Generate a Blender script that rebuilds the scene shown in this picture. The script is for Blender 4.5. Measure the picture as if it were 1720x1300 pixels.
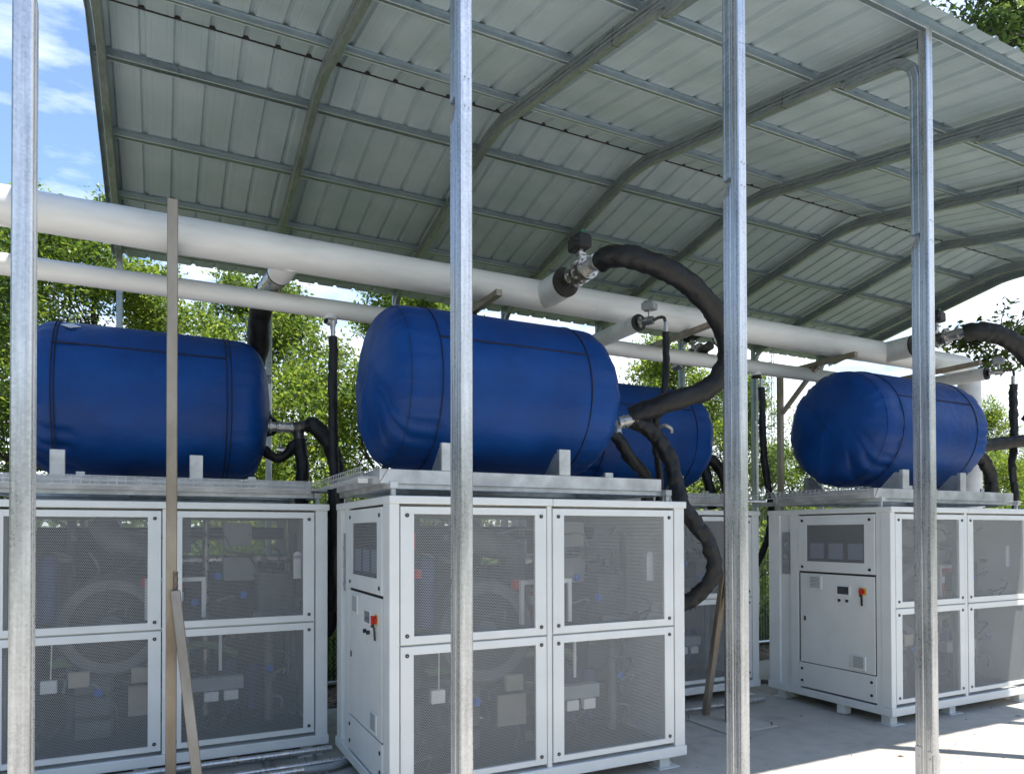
import bpy, math, random
import numpy as np
from mathutils import Vector, Matrix, noise
random.seed(7); rng = np.random.default_rng(7)
for o in list(bpy.data.objects): bpy.data.objects.remove(o)
S = bpy.context.scene; COL = S.collection
R = math.radians
# ------------------------------------------------------------------ camera
cam = bpy.data.cameras.new('camera'); co = bpy.data.objects.new('camera', cam); COL.objects.link(co)
F0 = 1188.83; PX = 1720.0
cam.sensor_fit = 'HORIZONTAL'; cam.sensor_width = 36; cam.lens = F0/PX*36
cam.shift_y = (880.32-650)/PX; cam.clip_start = .05; cam.clip_end = 2000
yaw, pit, rol = R(26.4414), R(.6953), R(-.135)
f0 = Vector((math.sin(yaw), math.cos(yaw), 0)); r0 = Vector((math.cos(yaw), -math.sin(yaw), 0)); u0 = Vector((0, 0, 1))
fv = f0*math.cos(pit)+u0*math.sin(pit); uv = -f0*math.sin(pit)+u0*math.cos(pit)
rv = r0*math.cos(rol)+uv*math.sin(rol); uv2 = -r0*math.sin(rol)+uv*math.cos(rol)
m = Matrix((rv, uv2, -fv)).transposed().to_4x4(); m.translation = (0, 0, 1.6); co.matrix_world = m
S.camera = co
# ------------------------------------------------------------------ light
SUND = Vector((-.214, .197, -1)).normalized()
w = bpy.data.worlds.new('World'); S.world = w; w.use_nodes = True
nt = w.node_tree; nt.nodes.clear()
def N(t, typ, **k):
    n = t.nodes.new(typ)
    for a, b in k.items(): setattr(n, a, b)
    return n
sky = N(nt, 'ShaderNodeTexSky', sky_type='NISHITA', sun_disc=False, sun_elevation=R(73.8), sun_rotation=R(132.6))
sky.air_density = 1.0; sky.dust_density = .25; sky.ozone_density = 2.4
tc = N(nt, 'ShaderNodeTexCoord'); sep = N(nt, 'ShaderNodeSeparateXYZ'); nt.links.new(tc.outputs['Generated'], sep.inputs[0])
def wm(op, a, b=None, c=None, t=nt):
    n = N(t, 'ShaderNodeMath', operation=op)
    for i, v in enumerate((a, b, c)):
        if v is None: continue
        if isinstance(v, (int, float)): n.inputs[i].default_value = v
        else: t.links.new(v, n.inputs[i])
    return n.outputs[0]
den = wm('ADD', wm('MAXIMUM', sep.outputs[2], 0.0), .16)
cmb = N(nt, 'ShaderNodeCombineXYZ'); nt.links.new(wm('DIVIDE', sep.outputs[0], den), cmb.inputs[0]); nt.links.new(wm('DIVIDE', sep.outputs[1], den), cmb.inputs[1])
ns = N(nt, 'ShaderNodeTexNoise'); ns.inputs['Scale'].default_value = 1.55; ns.inputs['Detail'].default_value = 9; ns.inputs['Roughness'].default_value = .58; ns.inputs['Distortion'].default_value = .35
mp = N(nt, 'ShaderNodeMapping'); mp.inputs['Location'].default_value = (3.3, 1.9, 0); mp.inputs['Scale'].default_value = (1, 1.5, 1)
nt.links.new(cmb.outputs[0], mp.inputs[0]); nt.links.new(mp.outputs[0], ns.inputs['Vector'])
thr = N(nt, 'ShaderNodeMapRange'); thr.inputs['From Min'].default_value = .45; thr.inputs['From Max'].default_value = .64
cov = wm('ADD', ns.outputs[0], wm('MULTIPLY', wm('SUBTRACT', .34, sep.outputs[2]), .45))   # more cloud low down
cov = wm('ADD', cov, wm('MULTIPLY', sep.outputs[0], .13))
nt.links.new(cov, thr.inputs['Value'])
mix = N(nt, 'ShaderNodeMix', data_type='RGBA'); mix.inputs['B'].default_value = (5.6, 6.0, 6.5, 1)
nt.links.new(thr.outputs[0], mix.inputs['Factor']); nt.links.new(sky.outputs[0], mix.inputs['A'])
bg = N(nt, 'ShaderNodeBackground'); bg.inputs['Strength'].default_value = .125
nt.links.new(mix.outputs['Result'], bg.inputs[0]); wo = N(nt, 'ShaderNodeOutputWorld'); nt.links.new(bg.outputs[0], wo.inputs[0])
sl = bpy.data.lights.new('sun', 'SUN'); sl.energy = 4.0; sl.angle = R(.53); sl.color = (1, .95, .87)
so = bpy.data.objects.new('sun', sl); COL.objects.link(so); so.rotation_euler = SUND.to_track_quat('-Z', 'Y').to_euler()
S.view_settings.view_transform = 'Standard'; S.view_settings.look = 'None'; S.view_settings.gamma = 1
S.view_settings.exposure = 1.25
S.render.engine = 'CYCLES'

# ------------------------------------------------------------------ materials
def lin(c): return tuple(c)+(1,)
def newmat(name):
    m = bpy.data.materials.new(name); m.use_nodes = True; t = m.node_tree
    return m, t, t.nodes['Principled BSDF']
def obj_noise(t, scale, detail=4, rough=.55, vs=(1, 1, 1), coord='Object'):
    tc = N(t, 'ShaderNodeTexCoord'); mp = N(t, 'ShaderNodeMapping'); mp.inputs['Scale'].default_value = vs
    n = N(t, 'ShaderNodeTexNoise'); n.inputs['Scale'].default_value = scale; n.inputs['Detail'].default_value = detail; n.inputs['Roughness'].default_value = rough
    t.links.new(tc.outputs[coord], mp.inputs[0]); t.links.new(mp.outputs[0], n.inputs['Vector']); return n.outputs[0]
def ramp(t, fac, stops):
    r = N(t, 'ShaderNodeValToRGB'); e = r.color_ramp.elements
    e[0].position, e[0].color = stops[0][0], lin(stops[0][1]); e[1].position, e[1].color = stops[-1][0], lin(stops[-1][1])
    for p, c in stops[1:-1]:
        x = e.new(p); x.color = lin(c)
    t.links.new(fac, r.inputs[0]); return r.outputs[0]
def bump(t, b, h, strength, dist=.01):
    n = N(t, 'ShaderNodeBump'); n.inputs['Strength'].default_value = strength; n.inputs['Distance'].default_value = dist
    t.links.new(h, n.inputs['Height']); t.links.new(n.outputs[0], b.inputs['Normal'])
def mat(name, c1, c2=None, rough=.5, metal=0, sc=6, vs=(1, 1, 1), bs=0, bsc=60, rvar=0, spec=None, bvs=(1, 1, 1), bd=.004, detail=5, lo=.35, hi=.65):
    m, t, b = newmat(name)
    b.inputs['Roughness'].default_value = rough; b.inputs['Metallic'].default_value = metal
    if spec is not None: b.inputs['Specular IOR Level'].default_value = spec
    if c2 is None: b.inputs['Base Color'].default_value = lin(c1)
    else:
        n = obj_noise(t, sc, detail, vs=vs); t.links.new(ramp(t, n, [(lo, c1), (hi, c2)]), b.inputs['Base Color'])
        if rvar:
            r = N(t, 'ShaderNodeMapRange'); r.inputs['To Min'].default_value = rough-rvar; r.inputs['To Max'].default_value = rough+rvar
            t.links.new(n, r.inputs['Value']); t.links.new(r.outputs[0], b.inputs['Roughness'])
    if bs: bump(t, b, obj_noise(t, bsc, 5, vs=bvs), bs, bd)
    return m
def galv_mat(name, c1, c2, rough, metal, vs=(1, 1, .06), sp=38):
    m, t, b = newmat(name)
    b.inputs['Metallic'].default_value = metal
    tc = N(t, 'ShaderNodeTexCoord'); v = N(t, 'ShaderNodeTexVoronoi'); v.inputs['Scale'].default_value = sp
    t.links.new(tc.outputs['Object'], v.inputs['Vector'])
    st = obj_noise(t, 55, 4, vs=vs); big = obj_noise(t, 1.6, 5)
    a = wm('ADD', wm('MULTIPLY', v.outputs['Color'], .10, t=t), wm('ADD', wm('MULTIPLY', st, .50, t=t), wm('MULTIPLY', big, .45, t=t), t=t), t=t)
    t.links.new(ramp(t, a, [(.38, c1), (.72, c2)]), b.inputs['Base Color'])
    r = N(t, 'ShaderNodeMapRange'); r.inputs['From Min'].default_value = .3; r.inputs['From Max'].default_value = .8
    r.inputs['To Min'].default_value = rough-.1; r.inputs['To Max'].default_value = rough+.14
    t.links.new(a, r.inputs['Value']); t.links.new(r.outputs[0], b.inputs['Roughness'])
    bump(t, b, a, .08, .003)
    return m
M = {}
M['galv'] = galv_mat('galvanised_steel', (.36, .365, .375), (.76, .775, .79), .30, .82, vs=(1, 1, .03), sp=110)
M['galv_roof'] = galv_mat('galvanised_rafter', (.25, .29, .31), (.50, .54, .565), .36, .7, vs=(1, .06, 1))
M['purlin'] = galv_mat('galvanised_purlin', (.26, .33, .38), (.44, .52, .58), .33, .8, vs=(.06, 1, 1))  # blue in the base colour stands for sky reflected on the webs
M['lip'] = mat('painted_lip_reflection', (.62, .64, .66), (.74, .76, .78), .3, .5, sc=9)  # bright colour paints the ground's reflection on the purlins' lower lips
M['stainless'] = mat('brushed_stainless', (.42, .41, .40), (.66, .65, .63), .36, .8, sc=9, vs=(1, 1, 1), bs=.06, bsc=90, rvar=.1)
M['frame_steel'] = mat('frame_steel', (.46, .46, .46), (.70, .70, .69), .42, .65, sc=7, bs=.08, bsc=50, rvar=.1)
M['brown_steel'] = mat('weathered_square_tube', (.22, .175, .13), (.42, .36, .29), .38, .6, sc=5, vs=(1, 1, .3), bs=.1, bsc=60, rvar=.1)
M['weld'] = mat('weld_bead', (.12, .09, .07), (.24, .18, .13), .6, .5, sc=60)
M['roof'] = mat('roof_sheet_paint', (.355, .44, .475), (.44, .52, .555), .36, .0, sc=2.2, bs=.10, bsc=30, rvar=.07, spec=.5, bd=.006)
M['roof_top'] = M['roof']
M['paint'] = mat('light_grey_powder_coat', (.70, .712, .69), (.76, .772, .75), .36, 0, sc=3, bs=.05, bsc=220, spec=.5, bd=.001)
M['groove'] = mat('dark_panel_gap', (.03, .03, .03), rough=.8)
M['bolt'] = mat('black_lock', (.012, .012, .013), rough=.35, spec=.5)
M['boltpin'] = mat('grey_lock_pin', (.25, .25, .25), rough=.4, metal=.6)
M['jacket_w'] = mat('white_pipe_cladding', (.69, .69, .685), (.82, .82, .815), .30, 0, sc=7, vs=(.22, 1, 1), bs=.14, bsc=22, bvs=(.12, 1, 1), rvar=.08, bd=.004)
M['band'] = mat('cladding_band', (.58, .58, .57), (.68, .68, .67), .3, .1, sc=20)
M['rubber'] = mat('black_rubber', (.016, .015, .014), (.04, .036, .032), .6, 0, sc=14, bs=.2, bsc=40)
M['hose'] = mat('black_fabric_sleeve', (.0035, .0035, .004), (.011, .011, .012), .55, 0, sc=9, bs=.5, bsc=22, bd=.012, rvar=.08)
M['dark_metal'] = mat('dark_valve_metal', (.05, .047, .043), (.16, .15, .14), .42, .6, sc=20)
M['steel'] = mat('machined_steel', (.34, .33, .31), (.62, .60, .57), .28, .9, sc=18, rvar=.08)
M['white_pl'] = mat('white_plastic', (.78, .78, .76), (.84, .84, .82), .5, sc=8)
M['grey_box'] = mat('grey_box_paint', (.26, .28, .29), (.33, .35, .36), .5, sc=8)
M['mid_grey'] = mat('vessel_grey', (.06, .065, .07), (.13, .14, .145), .5, sc=4)
M['dark_grey'] = mat('machine_dark', (.014, .015, .017), (.035, .036, .038), .55, sc=7)
M['navy'] = mat('machine_blue', (.015, .03, .11), (.03, .05, .17), .45, sc=6)
M['red'] = mat('signal_red', (.45, .015, .012), (.55, .03, .02), .4, sc=8)
M['yellow'] = mat('signal_yellow', (.75, .42, .02), rough=.4)
M['hblue'] = mat('valve_blue', (.02, .12, .50), rough=.4)
M['tan'] = mat('tan_board', (.34, .30, .23), (.44, .38, .30), .6, sc=9)
M['green'] = mat('green_hose', (.10, .16, .06), (.16, .22, .09), .5, sc=12)
M['teal'] = mat('teal_knob', (.02, .22, .18), rough=.4)
M['black'] = mat('black_plastic', (.02, .02, .021), rough=.45)
M['screen'] = mat('dark_screen', (.03, .035, .04), rough=.12, spec=.6)
M['thread'] = mat('dark_seam', (.003, .005, .02), rough=.7)
M['sky_tag'] = mat('pale_sticker', (.62, .66, .72), rough=.4)
M['bark'] = mat('tree_bark', (.035, .027, .020), (.10, .08, .062), .9, sc=9, vs=(1, 1, .25), bs=.8, bsc=18, bvs=(1, 1, .3), bd=.03)
M['wire'] = mat('fence_wire', (.50, .51, .50), (.66, .66, .64), .45, .45, sc=9)
M['mulch'] = mat('brown_mulch', (.07, .045, .03), (.36, .27, .19), .95, sc=14, detail=9, bs=1, bsc=30, bd=.04, lo=.3, hi=.7)
M['cable'] = mat('grey_cable', (.03, .03, .03), (.22, .22, .23), rough=.5)
# blue tank cover
m, t, b = newmat('blue_vinyl_cover')
n1 = obj_noise(t, 2.6, 4); t.links.new(ramp(t, n1, [(.35, (.0006, .035, .165)), (.65, (.0012, .050, .225))]), b.inputs['Base Color'])
b.inputs['Roughness'].default_value = .42; b.inputs['Specular IOR Level'].default_value = .26
h = wm('ADD', wm('MULTIPLY', obj_noise(t, 3.2, 3), 1.0, t=t), wm('MULTIPLY', obj_noise(t, 11, 3), .22, t=t), t=t)
bump(t, b, h, .6, .03)
rr_ = N(t, 'ShaderNodeMapRange'); rr_.inputs['To Min'].default_value = .36; rr_.inputs['To Max'].default_value = .56; t.links.new(obj_noise(t, 5, 6), rr_.inputs['Value']); t.links.new(rr_.outputs[0], b.inputs['Roughness']); M['blue'] = m
# perforated sheet
def perf_mat(name, pitch=.0105, rad=.0048):
    m, t, b = newmat(name)
    b.inputs['Base Color'].default_value = (.44, .455, .455, 1); b.inputs['Roughness'].default_value = .45
    tc = N(t, 'ShaderNodeTexCoord'); sp = N(t, 'ShaderNodeSeparateXYZ'); t.links.new(tc.outputs['Object'], sp.inputs[0])
    u = wm('ADD', sp.outputs[0], sp.outputs[1], t=t); v = sp.outputs[2]
    def lat(du, dv):
        ph = pitch*math.sqrt(3)
        a = wm('SUBTRACT', wm('FLOORED_MODULO', wm('ADD', u, du+5, t=t), pitch, t=t), pitch/2, t=t)
        c = wm('SUBTRACT', wm('FLOORED_MODULO', wm('ADD', v, dv+5, t=t), ph, t=t), ph/2, t=t)
        return wm('ADD', wm('MULTIPLY', a, a, t=t), wm('MULTIPLY', c, c, t=t), t=t)
    d = wm('MINIMUM', lat(0, 0), lat(pitch/2, pitch*math.sqrt(3)/2), t=t)
    hole = wm('LESS_THAN', d, rad*rad, t=t)
    tr = N(t, 'ShaderNodeBsdfTransparent'); mx = N(t, 'ShaderNodeMixShader')
    t.links.new(hole, mx.inputs[0]); t.links.new(b.outputs[0], mx.inputs[1]); t.links.new(tr.outputs[0], mx.inputs[2])
    t.links.new(mx.outputs[0], t.nodes['Material Output'].inputs[0]); return m
M['perf'] = perf_mat('perforated_sheet')
# leaves
def leaf_mat(name, cols, trans):
    m, t, b = newmat(name)
    n = obj_noise(t, 1.1, 3); g = N(t, 'ShaderNodeNewGeometry'); oi = N(t, 'ShaderNodeObjectInfo')
    a = wm('ADD', wm('MULTIPLY', n, .5, t=t), wm('MULTIPLY', g.outputs['Random Per Island'], .5, t=t), t=t)
    a = wm('ADD', a, wm('MULTIPLY', wm('SUBTRACT', oi.outputs['Random'], .5, t=t), .22, t=t), t=t)
    c = ramp(t, a, [(.2, cols[0]), (.5, cols[1]), (.8, cols[2])])
    t.links.new(c, b.inputs['Base Color']); b.inputs['Roughness'].default_value = .42
    tl = N(t, 'ShaderNodeBsdfTranslucent'); hs = N(t, 'ShaderNodeHueSaturation'); hs.inputs['Value'].default_value = 1.6; hs.inputs['Hue'].default_value = .485
    t.links.new(c, hs.inputs['Color']); t.links.new(hs.outputs[0], tl.inputs[0])
    mx = N(t, 'ShaderNodeMixShader'); mx.inputs[0].default_value = trans
    t.links.new(b.outputs[0], mx.inputs[1]); t.links.new(tl.outputs[0], mx.inputs[2]); t.links.new(mx.outputs[0], t.nodes['Material Output'].inputs[0])
    return m
M['leaf'] = leaf_mat('fresh_leaves', [(.04, .085, .012), (.13, .21, .026), (.27, .34, .05)], .55)
M['leaf_dark'] = leaf_mat('dark_leaves', [(.03, .06, .014), (.07, .12, .024), (.13, .19, .04)], .45)
M['grass'] = leaf_mat('grass_blades', [(.05, .085, .02), (.09, .14, .03), (.15, .19, .05)], .4)
# concrete
m, t, b = newmat('broom_finished_concrete')
n1 = obj_noise(t, .55, 6, coord='Object'); n2 = obj_noise(t, 7, 8); n3 = obj_noise(t, 140, 3, vs=(.25, 1, 1)); n4 = obj_noise(t, 2.1, 7, rough=.7)
a = wm('ADD', wm('ADD', wm('MULTIPLY', n1, .45, t=t), wm('MULTIPLY', n2, .25, t=t), t=t), wm('ADD', wm('MULTIPLY', n3, .12, t=t), wm('MULTIPLY', n4, .22, t=t), t=t), t=t)
t.links.new(ramp(t, a, [(.38, (.27, .25, .215)), (.5, (.40, .377, .335)), (.64, (.49, .465, .42))]), b.inputs['Base Color'])
b.inputs['Roughness'].default_value = .88
bump(t, b, wm('ADD', n3, wm('MULTIPLY', n2, .5, t=t), t=t), .3, .004); M['concrete'] = m
M['soil'] = mat('grassy_soil', (.05, .07, .025), (.14, .14, .07), .95, sc=1.5, detail=9, bs=.8, bsc=9, bd=.05)

# ------------------------------------------------------------------ mesh helpers
class MB:
    def __init__(s): s.v = []; s.f = []; s.sm = []
    def add(s, v, f, smooth=False):
        o = len(s.v); s.v += [tuple(p) for p in v]; s.f += [tuple(i+o for i in q) for q in f]; s.sm += [smooth]*len(f); return s
    def box(s, a, b, ch=0):
        a = Vector(a); b = Vector(b); lo = Vector([min(a[i], b[i]) for i in range(3)]); hi = Vector([max(a[i], b[i]) for i in range(3)])
        if ch <= 0:
            v = [(x, y, z) for x in (lo.x, hi.x) for y in (lo.y, hi.y) for z in (lo.z, hi.z)]
            return s.add(v, [(0, 1, 3, 2), (4, 6, 7, 5), (0, 4, 5, 1), (2, 3, 7, 6), (0, 2, 6, 4), (1, 5, 7, 3)])
        c = (lo+hi)/2; h = (hi-lo)/2; ch = min(ch, min(h)*.9); v = []; idx = {}
        for sx in (-1, 1):
            for sy in (-1, 1):
                for sz in (-1, 1):
                    for ax in range(3):
                        p = [h.x-ch, h.y-ch, h.z-ch]; p[ax] = h[ax]
                        idx[(sx, sy, sz, ax)] = len(v); v.append((c.x+sx*p[0], c.y+sy*p[1], c.z+sz*p[2]))
        f = []
        for ax in range(3):
            o = [i for i in range(3) if i != ax]
            for sg in (-1, 1):
                q = []
                for p1, p2 in ((-1, -1), (1, -1), (1, 1), (-1, 1)):
                    k = [0, 0, 0]; k[ax] = sg; k[o[0]] = p1; k[o[1]] = p2; q.append(idx[(*k, ax)])
                f.append(tuple(q))
            for p1 in (-1, 1):
                for p2 in (-1, 1):
                    k1 = [0, 0, 0]; k2 = [0, 0, 0]; k1[ax] = -1; k2[ax] = 1
                    for k in (k1, k2): k[o[0]] = p1; k[o[1]] = p2
                    f.append((idx[(*k1, o[0])], idx[(*k2, o[0])], idx[(*k2, o[1])], idx[(*k1, o[1])]))
        for sx in (-1, 1):
            for sy in (-1, 1):
                for sz in (-1, 1): f.append(tuple(idx[(sx, sy, sz, ax)] for ax in range(3)))
        return s.add(v, f)
    def bar(s, p, q, wd, ht=None, up=(0, 0, 1), ch=0):
        ht = ht or wd; p = Vector(p); q = Vector(q); d = q-p; L = d.length; d.normalize(); up = Vector(up)
        if abs(d.dot(up)) > .98: up = Vector((0, 1, 0))
        x = d.cross(up).normalized(); y = x.cross(d)
        t = MB(); t.box((-wd/2, 0, -ht/2), (wd/2, L, ht/2), ch)
        return s.add([p+x*a+d*b_+y*c for a, b_, c in t.v], t.f)
    def tube(s, pts, r, n=12, cap=True, rf=None, smooth=True):
        P = [Vector(p) for p in pts]; k = len(P); T = [(P[min(i+1, k-1)]-P[max(i-1, 0)]).normalized() for i in range(k)]
        up = Vector((0, 0, 1)) if abs(T[0].z) < .9 else Vector((1, 0, 0)); x = T[0].cross(up).normalized(); v = []; L = 0
        for i in range(k):
            if i: x = (x-T[i]*x.dot(T[i])).normalized(); L += (P[i]-P[i-1]).length
            y = T[i].cross(x)
            for j in range(n):
                a = 2*math.pi*j/n; rr = r if rf is None else rf(L, a, i/(k-1))
                v.append(P[i]+(x*math.cos(a)+y*math.sin(a))*rr)
        f = [(i*n+j, i*n+(j+1) % n, (i+1)*n+(j+1) % n, (i+1)*n+j) for i in range(k-1) for j in range(n)]
        s.add(v, f, smooth)
        if cap: s.add(v[:n], [tuple(range(n))[::-1]]); s.add(v[-n:], [tuple(range(n))])
        return s
    def cyl(s, p, q, r, n=16, r2=None, smooth=True):
        p = Vector(p); q = Vector(q); r2 = r if r2 is None else r2
        return s.tube([p, q], r, n, True, rf=lambda L, a, t: r+(r2-r)*t, smooth=smooth)
    def sweep(s, path, prof, closed=True):
        # path: list of (y,z); prof: (x, n) offsets, x across, n normal to path; sweep in a YZ plane
        k = len(path); n = len(prof); v = []
        for i, (y, z) in enumerate(path):
            a = path[max(i-1, 0)]; b_ = path[min(i+1, k-1)]; d = Vector((b_[0]-a[0], b_[1]-a[1])).normalized(); nn = Vector((-d.y, d.x))
            for px, pn in prof: v.append((px, y+nn.x*pn, z+nn.y*pn))
        f = [(i*n+j, i*n+(j+1) % n, (i+1)*n+(j+1) % n, (i+1)*n+j) for i in range(k-1) for j in range(n)]
        f += [tuple(range(n))[::-1], tuple((k-1)*n+j for j in range(n))]
        return s.add(v, f)
    def build(s, name, m, parent=None, loc=None, rot=None):
        me = bpy.data.meshes.new(name); me.from_pydata(s.v, [], s.f); me.update()
        if any(s.sm): me.polygons.foreach_set('use_smooth', s.sm)
        me.materials.append(M[m] if isinstance(m, str) else m)
        import bmesh
        bm = bmesh.new(); bm.from_mesh(me); bmesh.ops.recalc_face_normals(bm, faces=bm.faces); bm.to_mesh(me); bm.free()
        o = bpy.data.objects.new(name, me); COL.objects.link(o)
        if parent: o.parent = parent
        if loc: o.location = loc
        if rot: o.rotation_euler = rot
        return o
def tag(o, label=None, cat=None, group=None, kind=None):
    if label: o['label'] = label
    if cat: o['category'] = cat
    if group: o['group'] = group
    if kind: o['kind'] = kind
    return o
def thing(name, loc, label, cat, group=None, rz=0):
    o = bpy.data.objects.new(name, None); COL.objects.link(o); o.location = loc; o.rotation_euler = (0, 0, rz)
    o.empty_display_size = .1; return tag(o, label, cat, group)
def link_copy(o, parent=None, loc=None, label=None):
    c = o.copy(); COL.objects.link(c)
    if parent: c.parent = parent
    if loc is not None: c.location = loc
    if label: c['label'] = label
    return c
def copy_tree(o, loc=None, label=None, parent=None):
    c = link_copy(o, parent, loc, label)
    for ch in list(o.children): copy_tree(ch, parent=c)
    return c
def spline(pts, n=8):
    P = [Vector(p) for p in pts]; P = [P[0]*2-P[1]]+P+[P[-1]*2-P[-2]]; out = []
    for i in range(1, len(P)-2):
        for k in range(n):
            t = k/n; a, b_, c, d = P[i-1:i+3]
            out.append(.5*((2*b_)+(-a+c)*t+(2*a-5*b_+4*c-d)*t*t+(-a+3*b_-3*c+d)*t**3))
    out.append(P[-2]); return out

# ------------------------------------------------------------------ setting
g = MB(); g.add([(-600, -600, -.13), (600, -600, -.13), (600, 600, -.13), (-600, 600, -.13)], [(0, 1, 2, 3)])
tag(g.build('ground', 'soil'), kind='structure')
xs = [-9, -3.6, .93, 5.462, 10.0, 14.5]; ys = [-7, -2.0, 2.1, 6.55]
for i in range(len(xs)-1):
    for j in range(len(ys)-1):
        tag(MB().box((xs[i]+.004, ys[j]+.004, -.15), (xs[i+1]-.004, ys[j+1]-.004, 0), .003).build('concrete_slab', 'concrete'), kind='structure')
# mulch strip, lumpy
nx, ny = 220, 22; X0, X1, Y0, Y1 = -9, 14.5, 6.55, 8.1
vv = []
for j in range(ny+1):
    for i in range(nx+1):
        x = X0+(X1-X0)*i/nx; y = Y0+(Y1-Y0)*j/ny
        vv.append((x, y, -.05+.035*noise.noise((x*3, y*3, 0))+.03*noise.noise((x*11, y*11, 2))))
mb = MB(); mb.add(vv, [(j*(nx+1)+i, j*(nx+1)+i+1, (j+1)*(nx+1)+i+1, (j+1)*(nx+1)+i) for j in range(ny) for i in range(nx)], True)
tag(mb.build('mulch_bed', 'mulch'), kind='structure')
# wood chips
cv = []; cf = []
for k in range(2600):
    x = rng.uniform(-3, 11); y = rng.uniform(6.5, 8.0); a = rng.uniform(0, 3.14); l = rng.uniform(.015, .05); wd = rng.uniform(.006, .02); z = -.035+rng.uniform(0, .03)
    c, s_ = math.cos(a), math.sin(a); o = len(cv); tl = rng.uniform(-.012, .012)
    for dx, dy, dz in ((-l, -wd, tl), (l, -wd, -tl), (l, wd, -tl), (-l, wd, tl), (0, 0, .012)): cv.append((x+dx*c-dy*s_, y+dx*s_+dy*c, z+dz))
    cf += [(o, o+1, o+4), (o+1, o+2, o+4), (o+2, o+3, o+4), (o+3, o, o+4)]
mb = MB(); mb.add(cv, cf); tag(mb.build('wood_chips', mat('wood_chips', (.10, .06, .035), (.42, .32, .22), .9, sc=5)), 'brown wood chips scattered on the mulch bed', 'wood chips', kind='stuff')

# dry leaves and grit on the slab
cv = []; cf = []
for k in range(190):
    x = rng.uniform(2.5, 9); y = rng.uniform(1.2, 6.5); a = rng.uniform(0, 6.28); l = rng.uniform(.004, .014) if k % 5 else rng.uniform(.014, .03); wd = l*rng.uniform(.3, .6); c, s_ = math.cos(a), math.sin(a); o = len(cv)
    for dx, dy, dz in ((-l, 0, .002), (0, -wd, .006), (l, 0, .003), (0, wd, .009)): cv.append((x+dx*c-dy*s_, y+dx*s_+dy*c, dz))
    cf += [(o, o+1, o+2), (o, o+2, o+3)]
mb = MB(); mb.add(cv, cf); tag(mb.build('dry_leaves', mat('dry_leaf', (.06, .04, .02), (.22, .15, .08), .9, sc=3)), 'dry brown leaf scraps scattered on the slab', 'dry leaves', kind='stuff')

def grass(name, x0, x1, y0, y1, n, h0, h1, z, label):
    x = rng.uniform(x0, x1, n); y = rng.uniform(y0, y1, n); h = rng.uniform(h0, h1, n); a = rng.uniform(0, 6.28, n); ln = rng.uniform(.0, .5, n)*h; wd = rng.uniform(.003, .008, n)
    V = np.zeros((n, 4, 3)); dx, dy = np.cos(a), np.sin(a)
    for k, (sd, fr) in enumerate(((-1, 0), (1, 0), (.6, .6), (0, 1))):
        V[:, k, 0] = x+dx*sd*wd-dy*ln*fr**2; V[:, k, 1] = y+dy*sd*wd+dx*ln*fr**2; V[:, k, 2] = z+h*fr
    me = bpy.data.meshes.new(name); F = np.arange(n*4).reshape(n, 4); me.from_pydata(V.reshape(-1, 3).tolist(), [], F.tolist()); me.materials.append(M['grass'])
    o = bpy.data.objects.new(name, me); COL.objects.link(o); tag(o, label, 'grass', kind='stuff')
grass('tall_grass', -9, 16, 7.6, 10.5, 52000, .10, .50, -.12, 'tall green grass growing behind the chain-link fence')

# ------------------------------------------------------------------ carport
SP = 1.519; XP = [-.423+SP*i for i in range(8)]; RY = 5.62
def zp(y): return 5.22-.2*abs(y-RY)
cp = thing('carport', (XP[0], 2.676, 0), 'open galvanised steel carport with ribbed pale sheet roof over the equipment', 'carport')
O = Vector((XP[0], 2.676, 0))
PW = .057
def ptube(y0, y1, z0, z1, grooves=True):
    # square tube with rounded corners and two shallow flutes on its x faces
    h = PW/2; c = .005; ym = (y0+y1)/2; b = (y1-y0)/2; gd = .003; gw = b*.22; go = b*.42
    pr = [(-h+c, -b), (h-c, -b), (h, -b+c)]
    side = [(-go-gw/2, 0), (-go-gw/4, -gd), (-go+gw/4, -gd), (-go+gw/2, 0), (go-gw/2, 0), (go-gw/4, -gd), (go+gw/4, -gd), (go+gw/2, 0)] if grooves else []
    pr += [(h+d, y) for y, d in side]; pr += [(h, b-c), (h-c, b), (-h+c, b), (-h, b-c)]; pr += [(-h-d, y) for y, d in side[::-1]]; pr += [(-h, -b+c)]
    n = len(pr); v = [(x, ym+y, z) for z in (z0, z1) for x, y in pr]
    f = [(i, (i+1) % n, n+(i+1) % n, n+i) for i in range(n)]+[tuple(range(n))[::-1], tuple(range(n, 2*n))]
    return v, f
def loc_(x, y=0, z=0): return (x-O.x, y-O.y, z)
post = MB(); post.add(*ptube(0, PW, 0, 4.085)); post.add(*ptube(.001, PW-.001, 4.085, 4.091, False)); post.add(*ptube(0, PW, 4.091, 4.66))
low = MB(); low.add(*ptube(PW+.001, 2*PW, 0, 3.33))
# pinched top of the lower tube
v, f = ptube(PW+.001, 2*PW, 3.33, 3.40, False); k = len(v)//2
v = v[:k]+[(x*.75, PW+.004+(y-PW)*.55, z) for x, y, z in v[k:]]; low.add(v, f)
shoe = MB()
for sx in (-1, 1):
    shoe.box((sx*(PW/2), .004, 0), (sx*(PW/2+.005), .036, .285), .001); shoe.box((sx*(PW/2), .072, 0), (sx*(PW/2+.005), .112, .30), .001)
shoe.box((-PW/2-.005, -.005, 0), (PW/2+.005, 0, .262), .001); shoe.box((-.07, -.03, 0), (.07, .14, .006), .001)
scr = MB()
for z in (3.36, 3.48): scr.cyl((-.006, -.001, z), (-.006, -.004, z), .004, 6); scr.cyl((.012, -.001, z-.006), (.012, -.004, z-.006), .003, 6)
for z in (.24, .05):
    for y in (.02, .09): scr.cyl((-PW/2-.005, y, z), (-PW/2-.010, y, z), .006, 6)
bp = []
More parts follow.
